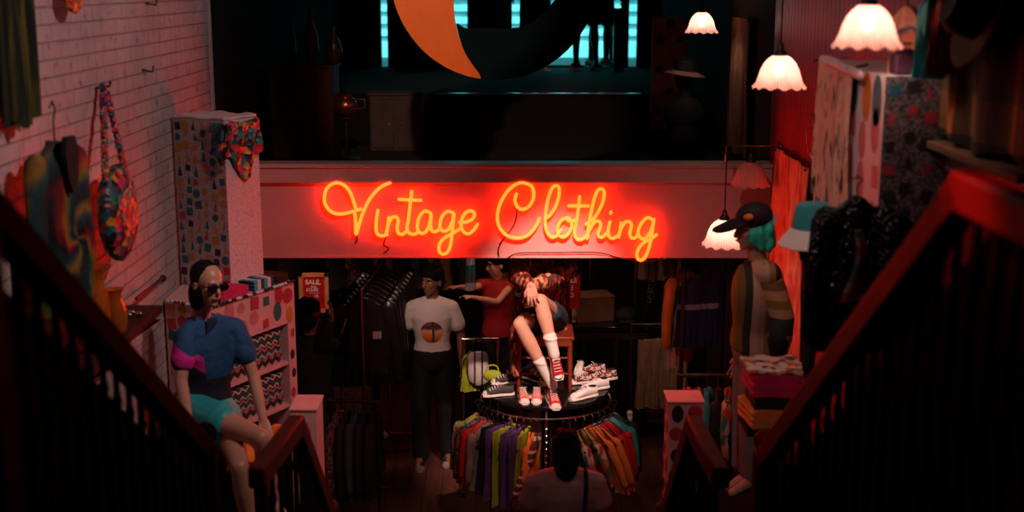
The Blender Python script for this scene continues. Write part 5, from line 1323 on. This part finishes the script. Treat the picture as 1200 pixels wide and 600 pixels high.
sock(kr.lerp(ar, 0.66), kr.lerp(ar, 0.85), ar); sock(kl.lerp(al, 0.58), kl.lerp(al, 0.8), al)
def worn(name_label, an, toe_dir, up_hint, k=0.25):
    e = bpy.data.objects.new('red_trainer', None); COL.objects.link(e); e.parent = t; e['label'] = name_label
    f = -Vector(toe_dir).normalized(); u = Vector(up_hint); u = (u - f * u.dot(f)).normalized(); r = f.cross(u)
    M = Matrix((r, f, u)).transposed().to_4x4()
    M = Matrix.Translation(an - u * 0.085 - f * 0.045) @ M
    sneaker('', '', (0, 0, 0), 0, 'red', size=k, M=M, parent=e)
    return e
worn('red canvas trainer pointing down on the crossed foot', ar, (0.22, -0.50, -0.84), (0.05, -0.85, 0.5))
worn('red canvas trainer standing on the table', Vector((al.x, al.y, TZ - o0[2] + 0.088)), (0.12, -1, -0.03), (0, 0, 1))

# shoes on the table
def shoe(px, py, rz, up, label, size=0.24, sole='sole', lace='white', stack=None, group='trainers on the round table'):
    z = TZ + 0.001
    p = onz(px, py, z)
    if stack: p = onz(px, py, z + stack)
    return sneaker('trainer', label, p, rz, up, sole, lace, size, group=group)
charc = plain('charcoal_canvas', (0.06, 0.045, 0.045), 0.8)
palered = plain('faded_red_canvas', (0.55, 0.12, 0.08), 0.8)
shoe(584, 464, -1.35, charc, 'charcoal trainer with white sole, frontmost at the left edge of the table')
shoe(594, 450, -1.45, charc, 'charcoal trainer behind the front one at the left edge of the table')
shoe(613, 469, 0.12, palered, 'left of the two faded red trainers side by side', 0.23)
shoe(629, 469, -0.05, palered, 'right of the two faded red trainers side by side', 0.23)
shoe(645, 470, 0.2, 'mauve', 'pale pink trainer between the faded red pair and the worn red trainer', 0.21)
shoe(641, 449, -0.5, 'greywash', 'grey trainer behind the pale pink one, by the heel of the person', 0.21)
shoe(684, 467, -1.0, 'white', 'white trainer, frontmost on the right side of the table')
shoe(697, 457, -1.1, 'white', 'white trainer behind the front white one on the right')
shoe(683, 449, -1.25, 'zebra', 'red and white printed trainer, left of the printed ones', 0.22)
shoe(706, 446, -1.2, 'zebra', 'red and white printed trainer at the right edge of the table', 0.24)
shoe(694, 438, -1.3, 'zebra', 'red and white printed trainer in the rear row on the right', 0.22)
shoe(679, 436, -0.2, 'white', 'white trainer furthest back beside the right chair leg', 0.21)
shoe(625, 446, 0.8, charc, 'charcoal trainer under the seat of the wooden chair', 0.22)
shoe(622, 437, -0.9, 'greywash', 'grey trainer under the rear edge of the wooden chair', 0.21)
t = thing('lime_bag', 'small lime green pouch behind the charcoal trainers', 'bag', onz(577, 447, TZ))
m = MB(); m.ell((0, 0, 0.045), (0.075, 0.04, 0.045)); m.build('bag_body', 'lime', t, vox=0.006)
m = MB(); m.tube(spline([(-0.05, 0, 0.07), (-0.03, 0, 0.12), (0.03, 0, 0.12), (0.05, 0, 0.07)], 5), 0.006, seg=6); m.build('bag_handle', 'lime', t)

# ------------------------------------------------------------------ shoppers
px_ = P(507, 400, 10.3).x
t = thing('person', 'young man standing in a white T-shirt with a round sunset print', 'person', (px_, 10.3, 0))
J = stand(1.72, look=(-0.55, -0.83, -0.02), stride=0.05, arms=dict(elL=(-.235, .05, 1.13), wrL=(-.255, -.03, .88), elR=(.235, .05, 1.12), wrR=(.25, -.05, .87)))
J['handL'] = dict(d=(0.03, -0.12, -1), pn=(1, 0, 0), th=(0, -1, 0)); J['handR'] = dict(d=(-0.03, -0.12, -1), pn=(-1, 0, 0), th=(0, -1, 0))
m = MB(); body_shapes(m, J, 0.98); m.build('body', 'brownskin', t, vox=0.008)
tm = Mt('printed_tshirt', 0.85); x = tm.co()
dx = tm.math('SUBTRACT', x[0], 0.0); dz = tm.math('SUBTRACT', x[2], 1.19); r = tm.math('SQRT', tm.math('ADD', tm.math('MULTIPLY', dx, dx), tm.math('MULTIPLY', dz, dz)))
front = tm.math('LESS_THAN', x[1], -0.02); disc = tm.math('MULTIPLY', front, tm.math('LESS_THAN', r, 0.092))
zz = tm.math('ADD', tm.math('MULTIPLY', dz, 6.0), 0.5); zz = tm.math('ADD', zz, tm.math('MULTIPLY', tm.math('SUBTRACT', tm.noise(14), 0.5), 0.35))
pr = tm.ramp(zz, [(0.0, (0.45, 0.05, 0.02)), (0.30, (0.75, 0.22, 0.02)), (0.55, (0.8, 0.45, 0.25)), (0.62, (0.25, 0.02, 0.03)), (0.78, (0.05, 0.03, 0.04)), (0.9, (0.2, 0.08, 0.05))])
tree = tm.math('MULTIPLY', tm.math('LESS_THAN', tm.math('ABSOLUTE', tm.math('SUBTRACT', dx, 0.014)), 0.010), disc)
pr = tm.mix(tree, pr, (0.05, 0.04, 0.03))
tm.color(tm.mix(disc, tm.ramp(tm.noise(4), [(0.3, (0.70, 0.60, 0.56)), (0.7, (0.78, 0.68, 0.64))]), pr)); tm.bump(tm.noise(9, 4), 0.8, 0.03)
m = MB(); top_shapes(m, J, 0.98, hem=-0.17, sleeve=0.60, add=0.013); m.build('t_shirt', tm.m, t, vox=0.009)
m = MB(); leg_shapes(m, J, 0.98, to=1.95, wide=0.018); m.build('trousers', 'black', t, vox=0.01)
m = MB(); hair_shapes(m, J['headM'], 1.06); m.build('hair', 'hair', t, vox=0.008, sm=1)
face_parts(t, J['headM'])
for s_ in 'LR':
    e = bpy.data.objects.new('shoe', None); COL.objects.link(e); e.parent = t
    an = J['an' + s_]; sneaker('', '', (0, 0, 0), 0, 'black', 'greywash', 'black', 0.27, M=Matrix.Translation((an.x, an.y - 0.04, 0.0)), parent=e)

def shopper(label, x, y, h, look, top, legs, skin='brownskin', arms=None, long=False, rz=0.0, hairv=1.06, bare=False, sh=1.0):
    t = thing('person', label, 'person', (x, y, 0), rz)
    J = stand(h, look=look, stride=0.08, arms=arms)
    m = MB(); body_shapes(m, J, 0.94 * sh); m.build('body', skin, t, vox=0.011)
    m = MB(); top_shapes(m, J, 0.95 * sh, hem=-0.10, sleeve=0.1 if bare else 0.5, add=0.016, long=long); m.build('top', top, t, vox=0.011)
    m = MB(); leg_shapes(m, J, 0.95 * sh, to=1.93, wide=0.015); m.build('trousers', legs, t, vox=0.011)
    if hairv:
        m = MB(); hair_shapes(m, J['headM'], hairv); m.build('hair', 'hair', t, vox=0.01, sm=1)
    face_parts(t, J['headM'])
    for s_ in 'LR':
        m = MB(); an = J['an' + s_]; m.tube([(an.x, an.y + 0.05, 0.04), (an.x, an.y - 0.06, 0.04), (an.x, an.y - 0.14, 0.032)], [0.042, 0.045, 0.036], seg=12, flat=((0, 0, 1), 0.8)); m.build('shoe', 'black', t)
    return t, J
A2 = lambda px, py, Y, o: tuple(P(px, py, Y) - Vector(o))
o_ = (P(583, 340, 11.2).x, 11.2, 0)
shopper('woman in a red sleeveless top reaching left behind the man in the white T-shirt', o_[0], o_[1], 1.66, (-0.9, -0.3, -0.1), 'red', 'black', 'skin', sh=0.84, bare=True,
        arms=dict(elL=A2(556, 337, 11.05, o_), wrL=A2(537, 336, 10.95, o_), elR=A2(583, 354, 11.0, o_), wrR=A2(553, 348, 10.85, o_), handL=dict(d=(-1, -.2, 0), pn=(0, 0, -1), th=(0, -1, 0)), handR=dict(d=(-1, -.2, .15), pn=(0, 0, -1), th=(0, -1, 0)), shL=(-.14, -.02, 1.36), shR=(.14, .02, 1.36)))
o_ = (P(604, 345, 11.7).x, 11.7, 0)
shopper('person in an olive grey shirt standing behind the woman in red', o_[0], o_[1], 1.74, (0.8, 0.4, 0), 'olive', 'black', long=True)
o_ = (P(362, 350, 9.35).x, 9.35, 0)
t, J = shopper('person in dark cap and black jacket raising one hand by the framed sale sign', o_[0], o_[1], 1.66, (0.35, 0.9, 0), 'black', 'black', 'brownskin', hairv=1.12, long=True,
        arms=dict(elR=A2(378, 402, 9.2, o_), wrR=A2(389, 372, 9.15, o_), handR=dict(d=(0, -.2, 1), pn=(-1, 0, 0), th=(0, -1, 0))))
m = MB(); m.lathe([(0.086, 0.0), (0.088, 0.03)], seg=24, M=J['headM'] @ Matrix.Translation((0, 0.02, 0.03)) @ Matrix.Diagonal((1.04, 1.18, 1, 1)), cap=True); m.build('cap_band', 'red', t)

# woman from behind at the foot of the stairs
yb = 6.95; o_ = (P(663, 560, yb).x, yb, 0)
t = thing('person', 'black haired person seen from behind in a mauve grey T-shirt with a bag strap', 'person', o_)
J = stand(1.48, look=(0.05, 1, -0.2), stride=0.03)
for k in ('shL', 'shR'): J[k].x *= 1.22
m = MB(); body_shapes(m, J, 0.96); m.build('body', 'brownskin', t, vox=0.009)
m = MB(); top_shapes(m, J, 1.0, hem=-0.12, sleeve=0.6, add=0.022); m.build('t_shirt', 'mauve', t, vox=0.009)
m = MB(); leg_shapes(m, J, 0.98, to=1.93, wide=0.015); m.build('trousers', 'black', t, vox=0.011)
m = MB(); hair_shapes(m, J['headM'], 1.12); m.tube([J['headM'] @ Vector((0, .03, 0.02)), J['headM'] @ Vector((0, .05, -0.09))], [0.088, 0.07]); m.ell(J['headM'] @ Vector((0, 0.08, 0.10)), 0.055); m.build('hair', 'hair', t, vox=0.008)
face_parts(t, J['headM'])
m = MB(); a = J['shR'].lerp(J['neck'], 0.35) + Vector((0, 0, 0.055))
m.tube(spline([a + Vector((0.02, 0.12, -0.20)), a, a + Vector((0.0, -0.10, -0.06)), a + Vector((-0.01, -0.125, -0.30)), a + Vector((0.03, -0.12, -0.5))], 6), 0.012, seg=8, flat=((0, 1, 0.3), .5)); m.build('bag_strap', 'black', t)
for s_ in 'LR':
    m = MB(); an = J['an' + s_]; m.tube([(an.x, an.y + 0.05, 0.04), (an.x, an.y - 0.14, 0.032)], [0.045, 0.036], seg=12, flat=((0, 0, 1), 0.8)); m.build('shoe', 'black', t)

# ------------------------------------------------------------------ signs
def salesign(px, py, Y, w, h, lines, label, frame_mat, tilt=0.0, dim=1):
    c = P(px, py, Y)
    t = thing('sale_sign', label, 'sign', (c.x, c.y, 0), tilt)
    m = MB(); m.box((0, 0, c.z), (w, 0.012, h)); m.build('sign_board', 'signred', t, smooth=False)
    f = 0.035 if frame_mat == 'signframe' else 0.006
    m = MB(); 
    for sx in (-1, 1): m.box((sx * (w / 2), -0.004, c.z), (f, 0.028, h + f))
    for sz in (-1, 1): m.box((0, -0.004, c.z + sz * h / 2), (w + f, 0.028, f))
    m.build('frame', frame_mat, t, smooth=False, bevel=0.002)
    for txt, dx, dz, s_ in lines: text_mesh(txt, s_, 'signtext', 'lettering', t, (dx, -0.009, c.z + dz))
    m = MB(); m.tube([(0, 0.02, c.z - h / 2), (0, 0.02, 0.02)], 0.012, seg=8); m.lathe([(0.14, 0), (0.14, 0.012), (0.02, 0.02)], seg=20); m.build('stand', 'iron', t)
salesign(368, 343, 10.9, 0.225, 0.32, [('SALE.', -0.005, 0.095, 0.058), ('from', 0.0, 0.055, 0.024), ('£15.00', -0.015, 0.028, 0.038), ('_______', 0.0, 0.010, 0.024), ('15', 0.02, -0.028, 0.036)], 'red sale sign in a pale orange wooden frame at the left of the lower shop', 'signframe')
salesign(669, 341, 10.4, 0.15, 0.29, [('SALE', -0.005, 0.09, 0.052), ('____', 0, 0.062, 0.025), ('15', 0, 0.022, 0.045), ('£5', 0, -0.035, 0.055)], 'dark red sale sign with thin pale edge right of the seated person', 'chrome')

# ------------------------------------------------------------------ clothes racks on the lower floor
def rail(label, a, b, z, mt='chrome'):
    t = thing('clothes_rail', label, 'clothes rail', ((a[0] + b[0]) / 2, (a[1] + b[1]) / 2, 0))
    m = MB(); m.tube([(a[0], a[1], z), (b[0], b[1], z)], 0.014, seg=10); m.build('top_rail', mt, t, world=True)
    for p in (a, b):
        m = MB(); m.tube([(p[0], p[1], z), (p[0], p[1], 0.03)], 0.014, seg=10); m.build('upright', mt, t, world=True)
        d = Vector((b[1] - a[1], a[0] - b[0], 0)).normalized() * 0.2
        m = MB(); m.tube([Vector((p[0], p[1], 0.025)) - d, Vector((p[0], p[1], 0.025)) + d], 0.018, seg=8); m.build('foot', mt, t, world=True)
rail('chrome rail of black jackets at the left of the lower shop', (-1.18, 9.75), (-1.10, 11.0), 1.66)
for i in range(9):
    y = 9.85 + i * 0.135
    t = hang('leather_jacket', 'black leather jacket packed in the row on the left chrome rail' if i else 'foremost black leather jacket on the left rail, with a pale zip and chest patch', 'jacket', (-1.17 + i * 0.008, y, 1.57), 0.18 + 0.05 * sin(i * 2), 'jacket', 0.46, 0.72, 'leather', sl=0.58, th=0.07, hook=0.10, seed=i, group='leather jackets on the left rail' if i else None)
    if i == 0:
        m = MB(); m.tube([(0.0, -0.052, -0.12), (-0.03, -0.058, -0.3), (-0.02, -0.06, -0.66)], 0.006, seg=6); m.build('zip', 'chrome', t)
        m = MB(); m.box((0.09, -0.052, -0.30), (0.07, 0.006, 0.06)); m.build('chest_patch', 'mauve', t)
        m = MB(); m.tube([(-0.15, -0.055, -0.16), (-0.19, -0.058, -0.27)], 0.008, seg=6); m.build('shoulder_stripe', 'white', t)
        m = MB()
        for k in range(9): m.ell((-0.16 + k * 0.04, -0.058 - 0.004 * sin(k), -0.60), 0.007, u=6, v=4)
        s_ = m.build('studs', 'chrome', t); s_['kind'] = 'stuff'
rail('lower dark rail of dark tops in front of the leather jackets', (-1.42, 8.95), (-0.98, 8.9), 1.02, 'iron')
for i in range(6):
    hang('hanging_shirt', ['leftmost black top', 'dark floral top', 'black top right of the floral one', 'dark denim top', 'black top right of the denim one', 'rightmost black top'][i] + ' on the low dark rail at the left', 'top', (-1.36 + i * 0.068, 8.93, 0.93), 1.45, 'shirt', 0.36, 0.62, ['black', 'floral', 'black', 'denim', 'black', 'black'][i], sl=0.4, th=0.045, hook=0.10, seed=i + 20, group='tops on the low left rail')
rail('high chrome rail of long coats at the back of the lower shop', (-1.65, 11.95), (0.75, 11.95), 2.22)
cs = [(330, 'black', 'black'), (350, 'leather', 'shiny black'), (395, 'black', 'second black'), (418, 'floral', 'dark floral'), (438, 'leather', 'glossy black'), (457, 'coat', 'tan brown'), (473, 'coat', 'wider tan brown'), (492, 'denim', 'dark denim'), (512, 'olive', 'olive'), (526, 'coat', 'brown'), (545, 'black', 'plain black'), (620, 'leather', 'black leather'), (640, 'black', 'straight black'), (672, 'floral', 'small floral')]
for i, (px, mt, nm_) in enumerate(cs):
    x_ = P(px, 330, 11.95).x
    hang('hanging_coat', nm_ + ' coat on the high back rail', 'coat', (x_, 11.95, 2.11), 1.25 if 'tan' not in nm_ else 0.4, 'coat', 0.30 if 'tan' not in nm_ else 0.22, 0.95, mt, sl=0.6, th=0.10, hook=0.12, seed=i + 40, group='coats on the high back rail')
t = hang('patterned_scarf', 'small white and teal scarf hanging among the dark coats', 'scarf', P(551, 300, 10.9), 0.4, 'skirt', 0.10, 0.30, stripes('white_teal_scarf', 2, 4.2, [(0.10, 0.10, 0.12), (0.02, 0.18, 0.18), (0.5, 0.42, 0.42)]), th=0.03, hook=0.14)
rail('low dark rail of tan corduroy trousers on the right', (1.02, 10.55), (1.50, 10.55), 1.16, 'iron')
for i, (px, w) in enumerate(((759, .20), (773, .17), (786, .20), (798, .16))):
    hang('corduroy_trousers', ['leftmost', 'second from left', 'third from left', 'rightmost'][i] + ' of the tan corduroy trousers on the right rail', 'trousers', (P(px, 400, 10.5).x, 10.5 + (0.03 if i % 2 else 0), 1.04), 0.1, 'trousers', w, 0.60, 'tan', th=0.06, fold=0.03, hook=0.11, seed=i + 60, group='tan trousers on the right rail')
rail('chrome rail of brown trousers at the back right', (1.15, 11.6), (1.68, 11.6), 2.05)
for i in range(5):
    hang('brown_trousers', 'brown trousers hanging in the row at the back right', 'trousers', (1.24 + i * 0.085, 11.6, 1.94), 1.1, 'trousers', 0.24, 0.62, 'coat' if i % 2 else 'tan', th=0.06, hook=0.11, seed=i + 70, group='brown trousers at the back right')
rail('dark rail behind the capped mannequin carrying bright clothes', (1.20, 8.72), (1.62, 9.5), 2.05, 'iron')
hang('navy_jacket', 'navy jacket with a thin grey chest stripe behind the capped mannequin', 'jacket', (1.32, 8.82, 1.99), 0.2, 'jacket', 0.34, 0.52, stripes('navy_grey_stripe', 2, 1.02, [(0.012, 0.012, 0.05)] * 21 + [(0.25, 0.22, 0.26)] + [(0.012, 0.012, 0.05)] * 6, off=0.0), sl=0.0, th=0.08, hook=0.07)
hang('striped_shirt', 'orange and pink shirt beside the navy jacket', 'shirt', (1.22, 8.98, 1.99), 0.9, 'shirt', 0.32, 0.70, 'palestreak', sl=0.4, th=0.05, hook=0.07, extra='orange')
hang('plum_shirt', 'plum shirt half hidden behind the navy jacket', 'shirt', (1.42, 9.12, 1.99), 0.9, 'shirt', 0.36, 0.6, 'purple', sl=0.4, th=0.05, hook=0.07)
rail('low dark rail of mixed clothes beside the dotted pillar', (1.08, 7.95), (1.50, 7.95), 1.52, 'iron')
for i, (mt, nm_) in enumerate((('magenta', 'magenta'), ('greywash', 'grey washed'), ('teal', 'teal'), ('black', 'black'), ('tropical', 'tropical print'), ('purple', 'purple'))):
    hang('hanging_blouse', nm_ + ' top on the low rail beside the dotted pillar', 'top', (1.13 + i * 0.068, 7.95, 1.43), 1.35, 'shirt', 0.34, 0.60, mt, sl=0.35, th=0.045, hook=0.10, seed=i + 80, group='tops on the low right rail')

# counter and things on it
t = thing('shop_counter', 'dark glossy shop counter behind the round table, on the right', 'counter', (0.78, 11.2, 0))
m = MB(); m.box((0, 0, 0.50), (0.86, 0.5, 1.0)); m.build('counter_body', 'darkwall', t, bevel=0.01)
m = MB(); m.box((0, 0, 1.02), (0.92, 0.56, 0.04)); m.build('counter_top', 'blackgloss', t, bevel=0.006)
for k in (-1, 0, 1):
    m = MB(); m.box((k * 0.28, -0.255, 0.52), (0.25, 0.012, 0.80)); m.build('front_panel', 'dkwood', t, bevel=0.004)
t = thing('cardboard_box', 'brown cardboard box standing on the dark counter', 'box', (0.72, 11.2, 1.041), 0.25)
m = MB(); m.box((0, 0, 0.11), (0.34, 0.26, 0.22)); m.build('box_body', 'coat', t, bevel=0.005)
m = MB(); m.box((0, 0, 0.226), (0.35, 0.27, 0.012)); m.build('lid', 'coat', t, bevel=0.003)
for i, (x_, c_) in enumerate(((0.50, 'tan'), (1.02, 'black'))):
    t = thing('folded_hat', ['tan', 'black'][i] + ' cloth cap lying on the dark counter', 'cap', (x_, 11.15, 1.041))
    m = MB(); m.ell((0, 0, 0.05), (0.10, 0.11, 0.07)); m.build('crown', c_, t); m = MB(); m.ell((0, -0.12, 0.02), (0.07, 0.06, 0.010)); m.build('peak', c_, t)
for i, px in enumerate((768, 782, 795)):
    p = P(px, 372, 11.25)
    if i == 0:
        s0 = thing('display_shelf', 'dark shelf unit holding the glittery bags above the tan trousers', 'shelf', (1.40, 11.2, 0))
        m = MB(); m.box((0, 0, 1.16), (0.46, 0.26, 0.03)); m.build('shelf_board', 'dkwood', s0)
        for sx in (-1, 1): m = MB(); m.box((sx * 0.22, 0, 0.57), (0.03, 0.26, 1.14)); m.build('side_panel', 'dkwood', s0)
    t = thing('sequin_bag', ['left', 'middle', 'right'][i] + ' of the three black glittery bags above the tan trousers', 'bag', (1.26 + i * 0.14, 11.2, 1.177), 0.2 * i)
    m = MB(); m.lathe([(0.055, 0), (0.062, 0.05), (0.045, 0.14), (0.03, 0.18 + 0.05 * (i == 1))], seg=16, M=Matrix.Diagonal((1, .6, 1, 1))); m.build('bag_body', 'blacksequin', t)
    m = MB(); m.tube(spline([(-0.03, 0, 0.16), (-0.02, 0, 0.24), (0.02, 0, 0.24), (0.03, 0, 0.16)], 5), 0.004, seg=6); m.build('bag_handle', 'chrome', t)

# striped bag and lime jacket left of the table
hp = P(560, 402, 9.75)
rail('short chrome rail behind the left edge of the round table', (hp.x - 0.12, 9.8), (hp.x + 0.16, 9.8), 1.24)
t = thing('striped_tote', 'white tote bag with dark stripes hanging left of the round table', 'bag', (P(561, 425, 9.75).x, 9.75, 0.90))
m = MB(); m.loft([[Vector((w * cos(a), d * sin(a), z)) for a in [2 * pi * k / 20 for k in range(20)]] for w, d, z in ((.04, .02, -.02), (.085, .045, 0.02), (.10, .055, .10), (.09, .05, .19), (.06, .03, .25))])
m.build('bag_body', stripes('white_black_bag_stripe', 0, 17, [(0.72, 0.62, 0.6), (0.72, 0.62, 0.6), (0.05, 0.04, 0.04), (0.72, 0.62, 0.6)], 0.3, 3), t)
m = MB(); m.tube(spline([(-0.05, 0, 0.24), (-0.03, .03, 0.335), (0.03, .03, 0.335), (0.05, 0, 0.24)], 6), 0.007, seg=6); m.build('bag_handle', 'black', t)
hang('lime_jacket', 'lime green garment hanging behind the striped tote', 'jacket', (P(552, 400, 9.8).x, 9.8, 1.14), 0.5, 'vest', 0.17, 0.32, 'lime', th=0.06, hook=0.10)
p = onz(463, 428, 0.86)
t = thing('low_table', 'small dark table under the pale trainers at the left of the man in white', 'table', (P(463, 428, 10.75).x, 10.75, 0))
zt_ = P(463, 430, 10.75).z
m = MB(); m.box((0, 0, zt_ - 0.015), (0.4, 0.3, 0.03)); m.build('tabletop', 'dkwood', t)
for sx in (-1, 1):
    for sy in (-1, 1):
        m = MB(); m.tube([(sx * .17, sy * .12, zt_ - .03), (sx * .17, sy * .12, 0)], 0.015, seg=8, round_=False); m.build('leg', 'dkwood', t)
sneaker('trainer', 'left of the two pale trainers on the small dark table', (P(459, 428, 10.75).x, 10.72, zt_ + .001), -1.1, 'white', size=0.23)
sneaker('trainer', 'right of the two pale trainers on the small dark table', (P(469, 428, 10.75).x + .05, 10.80, zt_ + .001), -1.1, 'white', size=0.23)
p = onz(443, 509, 0.0); sneaker('trainer', 'single pale trainer lying on the wooden floor at the left', (p.x, p.y, 0.001), 0.7, 'mauve', size=0.25)

# ------------------------------------------------------------------ upper floor behind the beam (dim)
def lowcab(name, label, cat, x0, x1, y0, y1, z0, z1, mat='redwood'):
    t = thing(name, label, cat, ((x0 + x1) / 2, (y0 + y1) / 2, z0))
    m = MB(); m.box(((x0 + x1) / 2, (y0 + y1) / 2, (z0 + z1) / 2), (x1 - x0, y1 - y0, z1 - z0)); m.build('body', mat, t, world=True, bevel=0.008)
    m = MB(); m.box(((x0 + x1) / 2, (y0 + y1) / 2, z1 + 0.012), (x1 - x0 + 0.03, y1 - y0 + 0.03, 0.02)); m.build('top', mat, t, world=True, bevel=0.004)
    n_ = 2
    for k in range(n_):
        w_ = (x1 - x0) / n_
        m = MB(); m.box((x0 + w_ * (k + .5), y0 - 0.008, (z0 + z1) / 2), (w_ - 0.03, 0.016, z1 - z0 - 0.06)); d = m.build('door', mat, t, world=True, bevel=0.004)
        m = MB(); m.ell((x0 + w_ * (k + .5) + (0.5 - k) * (w_ - 0.1) , y0 - 0.022, (z0 + z1) / 2), 0.012); m.build('knob', 'chrome', d, world=True)
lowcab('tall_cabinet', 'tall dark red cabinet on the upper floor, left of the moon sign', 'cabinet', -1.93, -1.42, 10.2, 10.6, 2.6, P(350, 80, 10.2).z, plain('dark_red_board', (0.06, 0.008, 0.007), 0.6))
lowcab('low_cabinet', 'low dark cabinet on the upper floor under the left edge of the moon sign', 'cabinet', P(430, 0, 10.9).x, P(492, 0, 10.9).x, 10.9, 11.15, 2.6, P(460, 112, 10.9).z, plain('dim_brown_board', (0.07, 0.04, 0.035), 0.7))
zc = P(350, 80, 10.2).z + 0.024
for i, (px, h_, r_) in enumerate(((343, .38, .035), (366, .44, .06), (392, .30, .07))):
    p = P(px, 78, 10.4); pr = [(r_ * .4, 0), (r_, h_ * .25), (r_ * .8, h_ * .55), (r_ * .3, h_ * .75), (r_ * .25, h_)]
    m = MB(); m.lathe(pr, seg=20); o = m.build('tall_vase', plain('dark_vase_glaze', (0.05, 0.02, 0.012), 0.3) if i != 1 else plain('brown_vase_glaze', (0.16, 0.05, 0.02), 0.3)); o.location = (p.x, 10.4, zc)
    tag(o, ['slim black vase at the left', 'brown tapered vase in the middle', 'wide dark vase at the right'][i] + ' of the tall cabinet top', 'vase')
p = P(405, 125, 10.45)
t = thing('copper_pot', 'round copper pot catching a glint beside the tall dark red cabinet', 'pot', (p.x, 10.45, p.z - 0.08))
m = MB(); m.lathe([(0.03, 0), (0.085, 0.04), (0.10, 0.09), (0.08, 0.14), (0.05, 0.16), (0.065, 0.19)], seg=24); m.build('pot_body', plain('copper', (0.5, 0.16, 0.07), 0.25, 0.9), t)
m = MB(); m.tube(spline([(0.08, 0, 0.14), (0.15, 0, 0.13), (0.15, 0, 0.07), (0.10, 0, 0.06)], 5), 0.008, seg=6); m.build('handle', 'chrome', t)
t = thing('pot_stand', 'thin dark stand carrying the copper pot', 'stand', (p.x, 10.45, 2.6))
m = MB(); m.tube([(0, 0, 0.01), (0, 0, p.z - 0.095 - 2.6)], 0.015, seg=8); m.lathe([(0.08, p.z - 0.094 - 2.6), (0.08, p.z - 0.082 - 2.6)], seg=20); m.lathe([(0.12, 0), (0.02, 0.02)], seg=20); m.build('stand_body', 'iron', t)
t = thing('polka_screen', 'dim polka dot display box on the upper floor below the farthest lamp', 'display box', (P(784, 80, 11.3).x, 11.3, 3.0))
xa_, xb_, za_, zb_ = P(765, 80, 11.2).x, P(803, 80, 11.2).x, 2.75, P(784, 20, 11.2).z
m = MB(); m.box(((xa_ + xb_) / 2, 11.3, (za_ + zb_) / 2), (xb_ - xa_, 0.2, zb_ - za_), 0)
print_panel(m, (xa_, 11.2, za_), (1, 0, 0), UP, xb_ - xa_, zb_ - za_, 3, 8, 3, kinds=('oval', 'circle', 'square'), cols=(4, 2, 4), size=0.42, nrm=Vector((0, -1, 0)))
m.build('box_body', ['tan'] + PRINTS[1:], t, world=True, smooth=False)
bt = P(803, 84, 10.3)
t = thing('hat_mannequin', 'dark mannequin on the upper floor wearing a pale brimmed hat', 'mannequin', (bt.x, 10.3, 2.6))
m = MB(); hM = headM((0, 0, bt.z - 2.6 - 0.03), (-0.8, -0.5, 0)); head_shapes(m, hM); z_ = bt.z - 2.6
m.tube([(0, 0, z_ - .1), (0, 0, z_ - .2)], [.05, .055]); m.ell((0, 0, z_ - .34), (.17, .11, .15)); m.ell((0, 0, z_ - .5), (.13, .10, .16)); m.build('bust', 'black', t, vox=0.011)
m = MB(); m.tube([(0, 0, 0.01), (0, 0, max(0.1, z_ - .5))], 0.02, seg=10); m.lathe([(0.16, 0), (0.16, 0.012), (0.03, 0.02)], seg=24); m.build('stand', 'iron', t)
t = thing('brimmed_hat', 'pale brimmed dark hat on the upper floor mannequin', 'hat', (bt.x, 10.3, bt.z))
m = MB(); m.lathe([(0.095, 0), (0.09, 0.09), (0.06, 0.115), (0.01, 0.11)], seg=28); m.build('crown', 'black', t)
m = MB(); m.lathe([(0.09, 0.008), (0.165, -0.02), (0.163, -0.028), (0.09, 0.0), (0.09, 0.008)], seg=32, cap=False, M=Matrix.Rotation(0.12, 4, 'Y')); m.build('brim', 'tan', t)
drape('brown_curtain', 'dim brown curtain on the upper floor right of the farthest lamp', 'curtain', 1.71, 9.3, 10.1, 2.75, 3.75, 'coat', 5, 0.02)
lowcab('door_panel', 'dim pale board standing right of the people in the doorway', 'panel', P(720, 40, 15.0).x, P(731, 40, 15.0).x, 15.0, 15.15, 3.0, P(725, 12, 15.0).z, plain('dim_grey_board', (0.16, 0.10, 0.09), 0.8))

def legsperson(label, px, Y, h, stride, top, legs, shoe_mat, skin='brownskin', rz=0.0, shorts=True, look=(0, -1, 0)):
    c = P(px, 80, Y); t = thing('person', label, 'person', (c.x, Y, 3.0), rz)
    J = stand(h, look=look, stride=stride)
    m = MB(); body_shapes(m, J, 0.95); m.build('body', skin, t, vox=0.012)
    m = MB(); top_shapes(m, J, 0.97, add=0.02); m.build('top', top, t, vox=0.012)
    m = MB(); leg_shapes(m, J, 0.95, to=0.8 if shorts else 1.9, wide=0.03); m.build('shorts' if shorts else 'trousers', legs, t, vox=0.012)
    m = MB(); hair_shapes(m, J['headM']); m.build('hair', 'hair', t, vox=0.012)
    for s_ in 'LR':
        an = J['an' + s_]; e = bpy.data.objects.new('shoe', None); COL.objects.link(e); e.parent = t
        sneaker('', '', (0, 0, 0), 0, shoe_mat, 'sole', 'white', 0.28, M=Matrix.Translation((an.x, an.y - 0.04, 0.0)), parent=e)
legsperson('person in shorts and black trainers in the doorway, partly behind the moon sign', 686, 15.3, 1.78, 0.03, 'black', 'black', 'black', rz=-0.35)
legsperson('person in denim shorts standing nearer the right door post of the doorway', 702, 15.75, 1.72, 0.0, 'navy', 'denim', 'black', rz=0.5, shorts=True)
legsperson('dark clad person in the doorway seen through the opening of the moon sign', 627, 15.2, 1.75, 0.0, 'black', 'black', 'black', rz=0.2, shorts=False)
